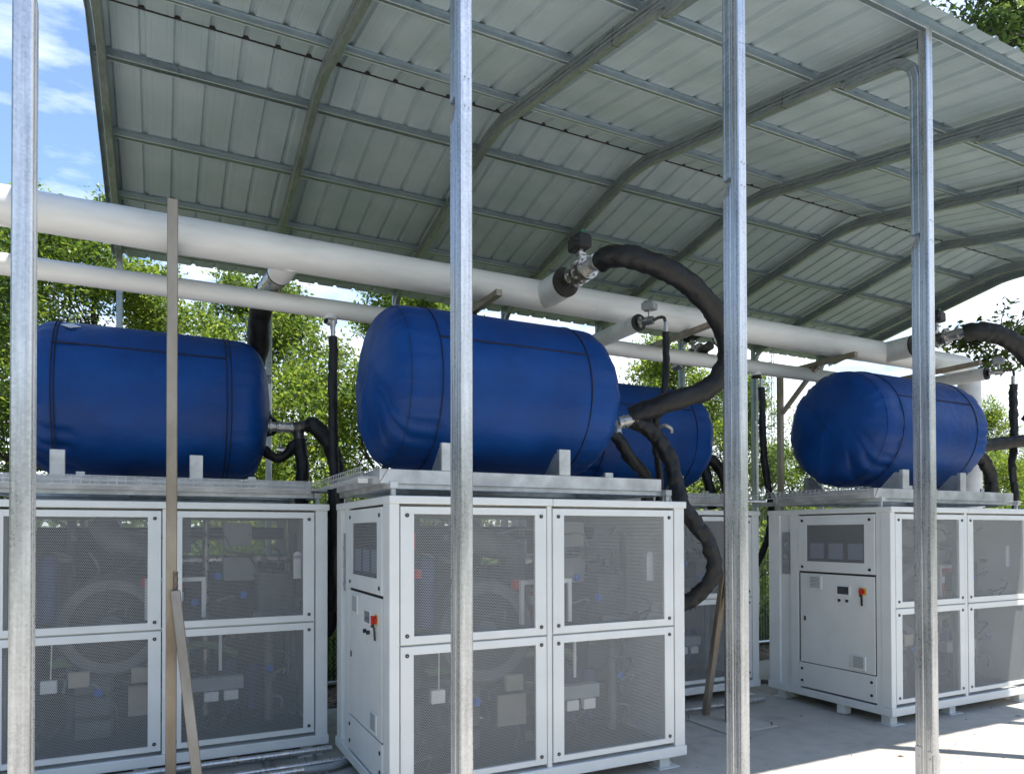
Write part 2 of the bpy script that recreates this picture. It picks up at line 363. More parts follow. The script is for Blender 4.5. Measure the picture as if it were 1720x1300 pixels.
yb0 = .086                                                         # centre of brace tube (local y)
def arcpts():
    P = [Vector((0, yb0, 3.42)), Vector((0, yb0, 4.22))]
    # bend with radius to the rafter slope
    cy, cz, rr = yb0+.20, 4.365, .20
    for k in range(0, 11):
        a = math.pi-(math.pi/2-math.atan(.2))*k/10*1.0
        P.append(Vector((0, cy+rr*math.cos(a), cz+rr*math.sin(a))))
    e = P[-1]; P.append(e+Vector((0, .2, .04))); P.append(e+Vector((0, .33, .066+.004))); return P
ap = arcpts(); h = PW/2
prof = [(-h+.005, -h), (h-.005, -h), (h, -h+.005), (h, -.012), (h-.003, -.009), (h-.003, -.002), (h, .001), (h, h-.005), (h-.005, h), (-h+.005, h), (-h, h-.005), (-h, .001), (-h+.003, -.002), (-h+.003, -.009), (-h, -.012), (-h, -h+.005)]
brc = MB(); brc.sweep([(p.y, p.z) for p in ap], prof)
tip = MB(); e = ap[-1]; tip.sweep([(e.y, e.z), (e.y+.03, e.z+.010), (e.y+.05, e.z+.02)], [(-h*.9, -h*.7), (h*.9, -h*.7), (h*.9, h*.4), (-h*.9, h*.4)])
first = {}
YB = 8.60
for side in (0, 1):
    for i, x in enumerate(XP):
        for nm, mbx, mt in (('post', post, 'galv'), ('lower_post', low, 'galv'), ('post_shoe', shoe, 'galv'), ('screws', scr, 'steel'), ('knee_brace', brc, 'galv_roof'), ('brace_tip', tip, 'steel')):
            if nm not in first:
                o = mbx.build(nm, mt, cp); first[nm] = o
                if nm == 'screws': o['kind'] = 'stuff'
            else: o = link_copy(first[nm], cp)
            if side == 0: o.location = (x-O.x+PW/2, 0, 0)
            else: o.location = (x-O.x+PW/2, YB-O.y+.05, 0); o.rotation_euler = (0, 0, math.pi)
# rafters: swept fluted profile with a radius at the ridge
def raf_path(y0, y1, off=-.033):
    P = []; rs = .20; ys_ = list(np.linspace(y0, RY-rs, 4))
    for y in ys_: P.append((y, zp(y)+off))
    for k in range(1, 10):
        y = RY-rs+2*rs*k/10; t = (y-RY)/rs; P.append((y, 5.22-.2*rs*(.5+.5*t*t)+off-.012*(1-t*t)))
    for y in np.linspace(RY+rs, y1, 4): P.append((y, zp(y)+off))
    return P
hh = .055; w2 = PW/2
rprof = [(-w2+.004, -hh), (w2-.004, -hh), (w2, -hh+.004)]
for n0 in (-.030, .0, .028):
    dd = .009 if n0 == 0 else .005
    rprof += [(w2, n0-.005), (w2-dd, n0-.002), (w2-dd, n0+.002), (w2, n0+.005)]
rprof += [(w2, hh-.004), (w2-.004, hh), (-w2+.004, hh), (-w2, hh-.004)]
for n0 in (.028, .0, -.030):
    dd = .009 if n0 == 0 else .005
    rprof += [(-w2, n0+.005), (-w2+dd, n0+.002), (-w2+dd, n0-.002), (-w2, n0-.005)]
rprof += [(-w2, -hh+.004)]
rf = MB(); rf.sweep([(y-O.y, z) for y, z in raf_path(2.676+PW, YB-.01)], rprof)
spl = MB()
for y in (3.78, 6.9): spl.sweep([(y-O.y, zp(y)-.033), (y-O.y+.004*1, zp(y)-.033+.0008)], [(-w2-.001, -hh-.001), (w2+.001, -hh-.001), (w2+.001, hh), (-w2-.001, hh)])
ro = None
for x in XP+[10.56]:
    if ro is None: ro = rf.build('rafter', 'galv_roof', cp); sp_ = spl.build('rafter_joint', 'dark_metal', cp)
    else: ro = link_copy(ro, cp); sp_ = link_copy(sp_, cp)
    ro.location = (x-O.x+PW/2, 0, 0); sp_.location = (x-O.x+PW/2, 0, 0)
# purlins: hat channels
XE0, XE1 = -.47, 10.62
py = [2.70+.8325*k for k in range(7)]+[7.69, 8.58]; py = [2.70, 3.53, 4.35, 5.19, 6.03, 6.86, 7.69, 8.56]
for y in py:
    sl_ = .2 if y < RY else -.2
    def hp(dy, dz): return (y+dy, zp(y)+.024+dz+sl_*dy)
    pts = [hp(-.042, .034), (hp(-.026, .034)), hp(-.020, -.014), hp(.020, -.014), hp(.026, .034), hp(.042, .034), hp(.042, .036), hp(.024, .036), hp(.018, -.012), hp(-.018, -.012), hp(-.024, .036), hp(-.042, .036)]
    n = len(pts); v = [(x-O.x, a-O.y, z) for x in (XE0+.02, XE1-.02) for a, z in pts]
    mb = MB(); mb.add(v, [(i, (i+1) % n, n+(i+1) % n, n+i) for i in range(n)]+[tuple(range(n))[::-1], tuple(range(n, 2*n))])
    pu = mb.build('purlin', 'purlin', cp); q = MB()
    for dy, dz in ((-.0225, -.0145), (.0195, -.0145)):
        a_, z_ = hp(dy, dz); q.box((XE0+.02-O.x, a_-O.y, z_-.002), (XE1-.02-O.x, a_-O.y+.003, z_+.004))
    q.build('purlin_lip', 'lip', pu)['kind'] = 'stuff'  # pale strips carry the painted reflection along both lower edges
# roof sheets, each four ribs wide
def sheet(x0, wd, y0, y1, dz=.0):
    nr = int(round(wd/.2286)); pr = []
    for k in range(nr):
        c = x0+.2286*(k+.5)
        pr += [(c-.1143, 0), (c-.068, 0), (c-.066, .0015), (c-.060, .0015), (c-.058, 0)] if k == 0 else [(c-.068, 0), (c-.066, .0015), (c-.060, .0015), (c-.058, 0)]
        pr += [(c-.026, 0), (c-.012, .021), (c+.012, .021), (c+.026, 0), (c+.058, 0), (c+.060, .0015), (c+.066, .0015), (c+.068, 0)]
    pr += [(x0+.2286*nr, 0)]
    n = len(pr); T = .0012; v = []; m_ = 9
    for s_ in range(m_):
        y = y0+(y1-y0)*s_/(m_-1)
        for x, z in pr: v.append((x-O.x, y-O.y, (zp(y) if y0 < RY else 5.22-.2*(y-RY))+.062+z+dz+.0008*math.sin(x*17+y*5)))
    f = [(s_*n+i, s_*n+i+1, (s_+1)*n+i+1, (s_+1)*n+i) for s_ in range(m_-1) for i in range(n-1)]
    o = len(v); v += [(a, b_, c+T) for a, b_, c in v]; f += [tuple(q+o for q in t_[::-1]) for t_ in list(f)]
    return MB().add(v, f)
x = XE0; k = 0
while x < XE1-.05:
    wd = .2286*min(4, max(1, int(round((XE1-x)/.2286))))
    if k == 9: wd = .2286
    yf = 2.575 if x < 7.95 else 3.42
    sheet(x, wd, yf, RY-.092, .0012*(k % 2)).build('roof_sheet', 'roof', cp)
    sheet(x, wd, 8.80, RY-.070, .0012*(k % 2)).build('roof_sheet', 'roof', cp)
    x += wd; k += 1
XE1 = x
q = MB(); q.box((XE0-O.x+.01, RY-.089-O.y, zp(RY-.09)+.060), (XE1-O.x-.01, RY-.074-O.y, zp(RY-.08)+.10)); q.build('ridge_gap_strip', 'rubber', cp)  # dark strip filling the gap between front and back roof sheets
rc = MB(); v = []
for xx in (XE0-.01, XE1+.01):
    for y, z in ((RY-.22, zp(RY-.22)+.104), (RY, zp(RY)+.118), (RY+.17, zp(RY-.17)+.104), (RY+.17, zp(RY-.17)+.106), (RY, zp(RY)+.120), (RY-.22, zp(RY-.22)+.106)): v.append((xx-O.x, y-O.y, z))
rc.add(v, [(i, (i+1) % 6, 6+(i+1) % 6, 6+i) for i in range(6)]+[(0, 1, 2, 3, 4, 5)[::-1], (6, 7, 8, 9, 10, 11)]); rc.build('ridge_cap', 'roof', cp)
for xx, sg in ((XE0, -1), (XE1, 1)):
    for ya, yb_ in ((2.56, RY), (RY, 8.82)):
        mb = MB(); mb.bar((xx-O.x+sg*.004, ya-O.y, zp(ya)+.035), (xx-O.x+sg*.004, yb_-O.y, zp(yb_)+.035), .004, .10)
        mb.bar((xx-O.x-sg*.045, ya-O.y, zp(ya)+.088), (xx-O.x-sg*.045, yb_-O.y, zp(yb_)+.088), .095, .003); mb.build('gable_trim', 'roof', cp)

# ------------------------------------------------------------------ equipment cabinets
CX = [('L', -.99, 5.19), ('M', 1.14, 3.82), ('B', 3.23, 5.19), ('R', 5.37, 3.82)]
LB = ['light grey machine cabinet behind the braced square pole, under the leftmost blue tank',
      'light grey machine cabinet nearest the camera with its control side towards the left',
      'light grey machine cabinet set back between the two front cabinets, mostly hidden by a post',
      'light grey machine cabinet at the right whose shaded control side faces the camera']
W_, D_, H_ = 2.078, 1.30, 1.81
cab = thing('machine_cabinet', (CX[1][1], CX[1][2], 0), LB[1], 'cabinet', 'perforated grey machine cabinets under the carport')
mb = MB(); mb.box((-.004, -.012, 1.765), (W_/2-.001, D_+.012, H_), .004); mb.box((W_/2+.001, -.012, 1.765), (W_+.012, D_+.012, H_), .004); mb.build('top_cap', 'paint', cab)
mb = MB(); mb.box((-.010, -.010, .085), (W_+.008, D_+.01, .152), .004); mb.build('plinth', 'paint', cab)
ft = None
for x in (.05, .84, 1.90):
    for y in (.05, 1.16):
        if ft is None:
            mb = MB(); mb.box((0, 0, .006), (.085, .085, .0845), .002); mb.box((-.025, -.03, 0), (.15, .115, .006), .001); mb.cyl((.125, .045, .006), (.125, .045, .022), .009, 6); ft = mb.build('foot', 'paint', cab)
        else: ft = link_copy(ft, cab)
        ft.location = (x, y, 0)
mb = MB(); mb.box((0, .45, .006), (.085, .53, .0845), .002); mb.build('foot', 'paint', cab)
for a, b_ in (((0, 0, .152), (.058, .09, 1.765)), ((W_-.085, 0, .152), (W_, .09, 1.765)), ((0, D_-.09, .152), (.07, D_, 1.765)), ((W_-.085, D_-.09, .152), (W_, D_, 1.765)), ((1.004, .004, .152), (1.038, .06, 1.765)), ((1.0, D_-.05, .152), (1.04, D_, 1.765))):
    MB().box(a, b_, .003).build('frame_post', 'paint', cab)
MB().box((.004, .025, .955), (W_-.004, .05, .978)).build('frame_rail', 'paint', cab)
def door(x0, x1, z0, z1, il, it, ib, y=0.0, th=.022):
    d = MB(); a, b_, c, e = x0+il, x1-il, z0+ib, z1-it
    # ring with bevelled outer edge
    ch = .003; V = []
    for yy, q in ((y+th, ((x0, z0), (x1, z0), (x1, z1), (x0, z1))), (y+ch, ((x0, z0), (x1, z0), (x1, z1), (x0, z1))), (y, ((x0+ch, z0+ch), (x1-ch, z0+ch), (x1-ch, z1-ch), (x0+ch, z1-ch))),
                  (y, ((a, c), (b_, c), (b_, e), (a, e))), (y+th, ((a, c), (b_, c), (b_, e), (a, e)))):
        V += [(px, yy, pz) for px, pz in q]
    F = [(r*4+i, r*4+(i+1) % 4, (r+1)*4+(i+1) % 4, (r+1)*4+i) for r in range(4) for i in range(4)]+[(16+i, 16+(i+1) % 4, (i+1) % 4, i) for i in range(4)]
    d.add(V, F); o = d.build('door', 'paint', cab)
    MB().box((a-.006, y+.010, c-.006), (b_+.006, y+.0112, e+.006)).build('perforated_panel', 'perf', o)
    for bx in (x0+.038, x1-.038):
        for bz in (z0+.05, z1-.05):
            q = MB(); q.cyl((bx, y-.0045, bz), (bx, y+.002, bz), .0115, 16); k_ = q.build('lock', 'bolt', o)
    q = MB()
    for bx in (x0+.038, x1-.038):
        for bz in (z0+.05, z1-.05): q.cyl((bx, y-.006, bz), (bx, y-.0044, bz), .0045, 8)
    q.build('lock_pin', 'boltpin', o)['kind'] = 'stuff'; return o
for (x0, x1) in ((.064, .998), (1.044, 1.985)):
    door(x0, x1, .972, 1.750, .079, .042, .046); door(x0, x1, .178, .962, .076, .048, .036)
# back doors
for (x0, x1) in ((.064, .998), (1.044, 1.985)):
    for z0, z1 in ((.972, 1.75), (.178, .962)):
        mb = MB(); y = D_-.002
        mb.box((x0, y-.02, z0), (x0+.08, y, z1)); mb.box((x1-.08, y-.02, z0), (x1, y, z1)); mb.box((x0+.08, y-.02, z0), (x1-.08, y, z0+.04)); mb.box((x0+.08, y-.02, z1-.04), (x1-.08, y, z1))
        o = mb.build('door', 'paint', cab); MB().box((x0+.07, y-.012, z0+.03), (x1-.07, y-.011, z1-.03)).build('perforated_panel', 'perf', o)
# right side panel (plain)
MB().box((W_-.02, .09, .152), (W_-.003, D_-.09, 1.765)).build('side_panel', 'paint', cab)
# control side, x = 0 face.  local y = Y-3.82
mb = MB(); mb.box((.004, .09, .152), (.012, .136, 1.765)); mb.box((.002, .135, 1.235), (.02, .945, 1.765)) if False else None
mb.box((.0, .942, .152), (.03, 1.035, 1.765), .003); mb.box((0, 1.165, .152), (.03, D_-.09, 1.765), .003); mb.build('side_frame', 'paint', cab)
MB().box((.022, 1.035, .152), (.03, 1.165, 1.765)).build('service_recess', 'paint', cab)
gp = MB(); gp.box((.012, 1.05, 1.20), (.0215, 1.145, 1.60), .002); gp = gp.build('gauge_plate', 'grey_box', cab)
for z in (1.495, 1.371, 1.248):
    q = MB(); q.cyl((.0115, 1.098, z), (.006, 1.098, z), .026, 20); q.cyl((.006, 1.098, z), (-.001, 1.098, z), .014, 12); q.build('port_fitting', 'stainless', gp)
MB().box((.012, .135, .40), (.02, .942, 1.76)).build('side_backing', 'groove', cab)
# vent hatch
def xdoor(y0, y1, z0, z1, iy0, iy1, iz0, iz1, x=0.):
    V = []; ch = .003
    for xx, q in ((x+.012, ((y0, z0), (y1, z0), (y1, z1), (y0, z1))), (x+ch, ((y0, z0), (y1, z0), (y1, z1), (y0, z1))), (x, ((y0+ch, z0+ch), (y1-ch, z0+ch), (y1-ch, z1-ch), (y0+ch, z1-ch))),
                  (x, ((iy0, iz0), (iy1, iz0), (iy1, iz1), (iy0, iz1))), (x+.012, ((iy0, iz0), (iy1, iz0), (iy1, iz1), (iy0, iz1)))):
        V += [(xx, a, c) for a, c in q]
    F = [(r*4+i, r*4+(i+1) % 4, (r+1)*4+(i+1) % 4, (r+1)*4+i) for r in range(4) for i in range(4)]
    return MB().add(V, F)
vh = xdoor(.142, .938, 1.240, 1.752, .242, .844, 1.333, 1.665, -.004).build('vent_hatch', 'paint', cab)
MB().box((.004, .236, 1.327), (.005, .85, 1.671)).build('vent_mesh', 'perf', vh)
for k in range(3):
    MB().box((.009, .262+.2*k, 1.36), (.0105, .412+.2*k, 1.50)).build('filter_pad', mat('filter_pad', (.20, .23, .32), rough=.8) if 'filter_pad' not in bpy.data.materials else bpy.data.materials['filter_pad'], vh)
cd = MB().box((-.002, .146, .400), (.008, .916, 1.222), .002).build('control_door', 'paint', cab)
MB().box((-.004, .138, .168), (.008, .938, .392), .002).build('lower_cover', 'paint', cab)
for (y, z, p) in ((.19, 1.705, vh), (.89, 1.705, vh), (.19, 1.28, vh), (.89, 1.28, vh), (.18, .335, cd), (.90, .335, cd), (.18, .225, cd), (.90, .225, cd)):
    q = MB(); q.cyl((-.009, y, z), (-.003, y, z), .0125, 14); q.build('lock', 'bolt', p)
for (y0, z0, s_) in ((.670, 1.077, .148), (.231, .419, .144)):
    q = MB(); q.box((-.012, y0, z0), (-.002, y0+s_, z0+s_*.86), .004); vf = q.build('filter_vent', 'paint', cd)
    q = MB()
    for k in range(8): q.box((-.0145, y0+.022, z0+.02+k*.0125), (-.012, y0+s_-.022, z0+.026+k*.0125))
    q.build('louvre', 'grey_box', vf)
q = MB(); q.box((-.007, .374, 1.046), (-.002, .527, 1.133), .003); sc = q.build('display', 'white_pl', cd)
MB().box((-.009, .395, 1.056), (-.0071, .508, 1.123)).build('screen', 'screen', sc)
for y in (.412, .490):
    q = MB(); q.cyl((-.002, y, 1.0), (-.012, y, 1.0), .0125, 14); q.box((-.022, y-.004, .988), (-.012, y+.004, 1.012)); q.build('selector_switch', 'black', cd)
    MB().box((-.003, y-.012, 1.017), (-.0021, y+.012, 1.028)).build('switch_plate', 'white_pl', cd)
q = MB(); q.box((-.004, .226, 1.062), (-.002, .298, 1.122), .001); ms = q.build('main_switch', 'yellow', cd)
q = MB(); q.cyl((-.004, .262, 1.092), (-.022, .262, 1.092), .024, 18); q.box((-.034, .250, 1.066), (-.022, .274, 1.118), .003); q.build('switch_knob', 'red', ms)
q = MB(); q.cyl((-.03, .262, 1.062), (-.018, .262, 1.055), .012, 10); q.bar((-.016, .262, 1.05), (-.010, .264, .97), .008, .014); q.build('padlock', 'black', ms)
q = MB(); q.box((-.007, .853, .785), (-.002, .876, .825), .002); q.build('latch', 'dark_metal', cd)
q = MB(); q.box((.012, .93, .152), (.035, .944, 1.765)); q.build('side_frame', 'paint', cab)
# interior machinery
def ip(name, mt, mb): return mb.build(name, mt, cab)
ip('inner_floor', 'dark_grey', MB().box((.07, .09, .153), (1.99, 1.2, .165)))
ip('inner_wall', 'mid_grey', MB().box((.085, .10, .17), (.092, 1.2, 1.75)))
q = MB()
for x in (.10, 1.02): q.box((x, .10, .165), (x+.045, .13, 1.75))
ip('inner_post', 'grey_box', q)
ip('compressor_shell', 'mid_grey', MB().tube([(.70, y, .98) for y in (.24, .26, .9)], .33, 48, False, rf=lambda Lq, a, t: .31 if t == 0 else .33).add([((.70+r_*math.cos(2*math.pi*k/48)), y_, .98+r_*math.sin(2*math.pi*k/48)) for r_, y_ in ((.31, .24), (.245, .245)) for k in range(48)], [(k, (k+1) % 48, 48+(k+1) % 48, 48+k) for k in range(48)]))
ip('compressor_end', 'dark_grey', MB().cyl((.70, .255, .98), (.70, .90, .98), .25, 40))
ip('fan_hub', 'mid_grey', MB().cyl((.70, .235, .98), (.70, .256, .98), .07, 24))
q = MB()
for x in (.56, .92):
    q.box((x-.1, .20, .60), (x+.02, .24, .70), .004)
ip('cradle', 'tan', q)
ip('header_pipe', 'green', MB().tube(spline([(.35, .35, .74), (.6, .34, .76), (.95, .34, .80), (1.3, .36, .80), (1.5, .5, .7)]), .028, 10))
ip('blue_vessel', 'navy', MB().cyl((.33, .36, 1.02), (.33, .36, 1.42), .065, 20).cyl((.33, .36, 1.42), (.33, .36, 1.45), .045, 16))
ip('blue_vessel', 'navy', MB().cyl((1.46, .5, .28), (1.46, .5, .66), .055, 18))
ip('blue_vessel', 'navy', MB().cyl((1.62, .52, .28), (1.62, .52, .62), .05, 18))
for x, z, r_, hgt in ((.20, 1.50, .030, .10), (.19, 1.38, .022, .10), (.24, 1.33, .028, .05), (1.10, 1.23, .05, .07), (.92, 1.24, .045, .06)):
    ip('red_canister', 'red', MB().cyl((x, .24, z), (x, .24, z+hgt), r_, 16))
q = MB()
q.box((.90, .16, 1.02), (.925, .185, 1.30)); q.box((1.25, .16, 1.02), (1.275, .185, 1.30)); q.box((.925, .16, 1.272), (1.25, .185, 1.30)); ip('white_bracket', 'white_pl', q)
ip('red_cylinder', 'red', MB().cyl((1.09, .30, 1.00), (1.09, .30, 1.22), .05, 18))
ip('white_label', 'white_pl', MB().cyl((1.09, .30, 1.13), (1.09, .30, 1.19), .0515, 18))
q = MB(); q.box((1.86, .13, 1.27), (1.915, .135, 1.44), .001); q.cyl((1.8875, .13, 1.44), (1.8875, .135, 1.44), .0275, 16); ip('white_tag', 'white_pl', q)
ip('grey_case', 'grey_box', MB().box((1.42, .55, 1.50), (1.62, .66, 1.68), .004)); ip('grey_case', 'grey_box', MB().box((1.42, .60, 1.24), (1.66, .72, 1.42), .004))
ip('grey_case', 'mid_grey', MB().box((1.65, .42, 1.02), (1.90, .75, 1.30), .004))
for x, z in ((1.35, 1.30), (1.20, 1.12), (1.52, 1.16), (1.70, .62), (.62, .55)):
    ip('valve_handle', 'hblue', MB().cyl((x, .24, z), (x+.012, .22, z), .026, 12))
ip('wall_box', 'mid_grey', MB().box((1.12, .40, 1.46), (1.19, .50, 1.71), .003))
q = MB().box((1.08, .22, .495), (1.53, .30, .585), .003); ip('cable_box', 'grey_box', q)
for x in (1.27, 1.40):
    ip('junction_box', 'white_pl', MB().box((x, .215, .42), (x+.095, .27, .488), .004))
q = MB()
for k in range(9):
    x = 1.12+.045*k; q.tube(spline([(x, .25, .50), (x+.01, .235, .38+.01*(k % 3)), (x+.03-.02*(k % 2), .24, .27), (x+.05*(1 if k % 2 else -1), .30, .20)], 6), .0045, 6)
o = ip('cable_bundle', 'black', q); o['kind'] = 'stuff'
ip('junction_box', 'white_pl', MB().box((.31, .18, .58), (.40, .22, .66), .004))
q = MB(); q.cyl((.365, .20, .66), (.37, .21, .92), .004, 6); ip('cable', 'white_pl', q)
ip('tan_board', 'tan', MB().box((.80, .28, .36), (1.0, .31, .56), .003))
q = MB()
for k in range(3): q.box((.48, .34, .22+.15*k), (.70, .56, .34+.15*k), .01)
ip('pump_block', 'mid_grey', q)
for k, (p1, p2, r_, mt) in enumerate([((.22, .5, .2), (.22, .5, 1.7), .02, 'steel'), ((.42, .8, .2), (.42, .8, 1.7), .03, 'mid_grey'), ((1.30, .62, .2), (1.30, .62, 1.7), .022, 'steel'), ((1.38, .3, .62), (1.38, .3, .92), .012, 'white_pl'),
                         ((1.16, .34, .66), (1.16, .34, .93), .02, 'grey_box'), ((1.72, .35, .22), (1.72, .35, .95), .03, 'mid_grey'), ((1.92, .5, .2), (1.92, .5, 1.6), .025, 'mid_grey'), ((.2, .9, 1.6), (1.9, .9, 1.6), .05, 'dark_grey'),
                         ((1.1, .7, 1.4), (1.95, .7, 1.4), .035, 'steel'), ((.15, .75, .5), (1.9, .75, .5), .06, 'dark_grey'), ((1.6, .3, 1.0), (1.9, .3, 1.0), .03, 'mid_grey'), ((1.1, .4, .95), (1.95, .4, .93), .02, 'dark_metal')]):
    ip('inner_pipe', mt, MB().cyl(p1, p2, r_, 14))
q = MB(); q.box((.10, .98, .2), (.98, 1.2, 1.62), .01); q.box((1.05, .98, .2), (1.93, 1.2, 1.36), .01); ip('rear_light_block', 'dark_grey', q)  # dark boxes enlarged to block light coming through the back doors
ip('motor', 'dark_grey', MB().cyl((1.62, .62, .34), (1.95, .62, .34), .15, 24)); ip('duct', 'mid_grey', MB().tube(spline([(.62, .5, 1.68), (.72, .42, 1.55), (.95, .42, 1.48), (1.0, .5, 1.30)]), .09, 16))
q = MB()
for k in range(60):
    a = Vector((rng.uniform(.15, 1.9), rng.uniform(.16, .6), rng.uniform(.25, 1.6))); b_ = a+Vector((rng.uniform(-.3, .3), rng.uniform(-.05, .2), rng.uniform(-.35, .1))); b_.x = min(1.9, max(.14, b_.x)); b_.z = max(.2, b_.z)
    q.tube(spline([a, (a+b_)/2+Vector((.05, -.05, .05)), b_], 5), rng.uniform(.004, .010), 6)
o = ip('small_tubing', 'cable', q); o['kind'] = 'stuff'
q = MB()
for k in range(16):
    a = (rng.uniform(.15, 1.85), rng.uniform(.22, .5), rng.uniform(.22, 1.6)); q.box(a, (a[0]+rng.uniform(.02, .08), a[1]+.05, a[2]+rng.uniform(.02, .07)), .003)
o = ip('small_fittings', 'dark_metal', q); o['kind'] = 'stuff'
cabs = {'M': cab}
for (k, x, y), lb in zip(CX, LB):
    if k != 'M': cabs[k] = copy_tree(cab, (x, y, 0), lb)

# ------------------------------------------------------------------ tank stands and tanks
SL = ['welded steel tank stand on the leftmost cabinet', 'welded steel tank stand on the nearest cabinet, mitred corner towards the left', 'welded steel tank stand on the set-back cabinet, seen end-on behind hoses', 'welded steel tank stand on the right-hand cabinet in shade']
ts = thing('tank_stand', (1.14, 3.82, H_), SL[1], 'tank stand', 'steel stands under the blue tanks')
z0 = 1.885-H_; z1 = 1.970-H_
mb = MB(); mb.bar((-.02, .155, (z0+z1)/2), (1.99, .155, (z0+z1)/2), .05, .085, ch=.003); mb.build('top_rail', 'frame_steel', ts)
mb = MB(); mb.bar((-.02, 1.20, (z0+z1)/2), (1.99, 1.20, (z0+z1)/2), .05, .085, ch=.003); mb.build('top_rail', 'frame_steel', ts)
for x in (.005, .75, 1.965): MB().bar((x, .181, (z0+z1)/2), (x, 1.174, (z0+z1)/2), .05, .084, ch=.003).build('cross_rail', 'frame_steel', ts)
for x in (.06, 2.03): MB().bar((x, .10, 1.877-H_-.001), (x, 1.52, 1.877-H_-.001), .05, .04, ch=.002).build('lower_rail', 'frame_steel', ts)
for y in (.17, 1.25): MB().bar((.085, y, 1.877-H_-.001), (2.005, y, 1.877-H_-.001), .045, .038, ch=.002).build('lower_rail', 'frame_steel', ts)
for x in (.06, 2.03):
    for y in (.13, 1.22):
        MB().box((x-.012, y-.012, 0), (x+.012, y+.012, 1.857-H_)).build('levelling_leg', 'frame_steel', ts); 
q = MB().bar((-.021, .129, z0), (.03, .1285, z1), .003, .003); q.build('mitre_weld', 'weld', ts)
for x in (.36, 1.17):
    for y, sg in ((.135, 1), (1.185, -1)):
        sd = MB().box((x, y, z1), (x+.085, y+.035*sg, z1+.17), .003).build('saddle_upright', 'frame_steel', ts)
        q = MB(); yy = y+.035*sg; q.add([(x+.02, yy, z1), (x+.02, yy+.22*sg, z1), (x+.02, yy+.06*sg, z1+.15), (x+.02, yy, z1+.15), (x+.03, yy, z1), (x+.03, yy+.22*sg, z1), (x+.03, yy+.06*sg, z1+.15), (x+.03, yy, z1+.15)],
              [(0, 1, 2, 3), (7, 6, 5, 4), (0, 4, 5, 1), (1, 5, 6, 2), (2, 6, 7, 3), (3, 7, 4, 0)]); q.build('gusset', 'frame_steel', sd)
for x in (1.555, .5): MB().box((x, .178, z0-.02), (x+.05, .19, z1+.035)).build('clip', 'frame_steel', ts)
for (k, x, y), lb in zip(CX, SL):
    if k != 'M': copy_tree(ts, (x, y, H_), lb)

RT, LT = .535, 1.74; AE = .245
def tank_surface(seed, LT):
    nth, V, rows = 120, [], []
    prof = []
    n_end = 26
    for i in range(n_end+1):
        t = i/n_end; r = math.sin(t*math.pi/2)**.80; xx = AE*(1-max(0., (1-(1-r**2.7)**(1/2.7)))) ; prof.append((AE-AE*(1-r**2.7)**(1/2.7), r))
    for i in range(1, 30): prof.append((AE+(LT-2*AE)*i/30, 1.0))
    for i in range(n_end+1):
        t = 1-i/n_end; r = math.sin(t*math.pi/2)**.80; prof.append((LT-AE+AE*(1-r**2.7)**(1/2.7), r))
    n = len(prof)
    for i, (x, r) in enumerate(prof):
        for j in range(nth):
            th = 2*math.pi*j/nth; c, s_ = math.cos(th), math.sin(th)
            d = 0; dx = 0
            endw = max(0, 1-min(x, LT-x)/.34)
            # gathers around the shoulder of the end covers
            if r > .02:
                gth = noise.noise((c*5.5+seed, s_*5.5, (.5 if x < LT/2 else 7)))
                rip = abs(noise.noise((c*9+seed*2, s_*9, r*2.2+x)))
                shoulder = math.exp(-((r-.93)/.12)**2)*(1 if endw > 0 else 0)
                d -= shoulder*(.024*rip+.014*abs(gth))
                lowr = max(0, -s_)
                d -= endw*(1 if x < LT/2 else .5)*.036*abs(noise.noise((x*6+seed, c*3, s_*4+seed)))*(.4+lowr)
                # one deep fold low on the front of the left cover
                if x < LT/2:
                    for (ft_, fr_, fl) in ((-.62, .84, .30), (-.36, .80, .22), (-.95, .78, .25)):
                        a = math.atan2(s_, -c); dd_ = (a-ft_)+(r-fr_)*1.1
                        d -= .034*math.exp(-(dd_/.055)**2)*math.exp(-((r-fr_)/fl)**2)*(endw > 0)
            d += .004*noise.noise((x*2.3+seed, c*1.5, s_*1.5))
            rr = RT*r+d
            V.append((x+ (0.012*noise.noise((c*r*3+seed, s_*r*3, 3+x)) if endw > .3 else 0), rr*c, rr*s_))
    F = [(i*nth+j, i*nth+(j+1) % nth, (i+1)*nth+(j+1) % nth, (i+1)*nth+j) for i in range(n-1) for j in range(nth)]
    return MB().add(V, F, True)
def ring(x, r, rad, nth=96):
    return MB().tube([(x, r*math.cos(2*math.pi*k/nth), r*math.sin(2*math.pi*k/nth)) for k in range(nth+1)], rad, 6, False)
TL = ['blue insulated tank at the left edge with a pale diamond sticker near its seam', 'large blue insulated tank in the middle, nearest of all, its wrinkled end facing left',
      'blue insulated tank half hidden behind the middle tank and the hoses', 'blue insulated tank at the right, crumpled end cover turned to the camera']
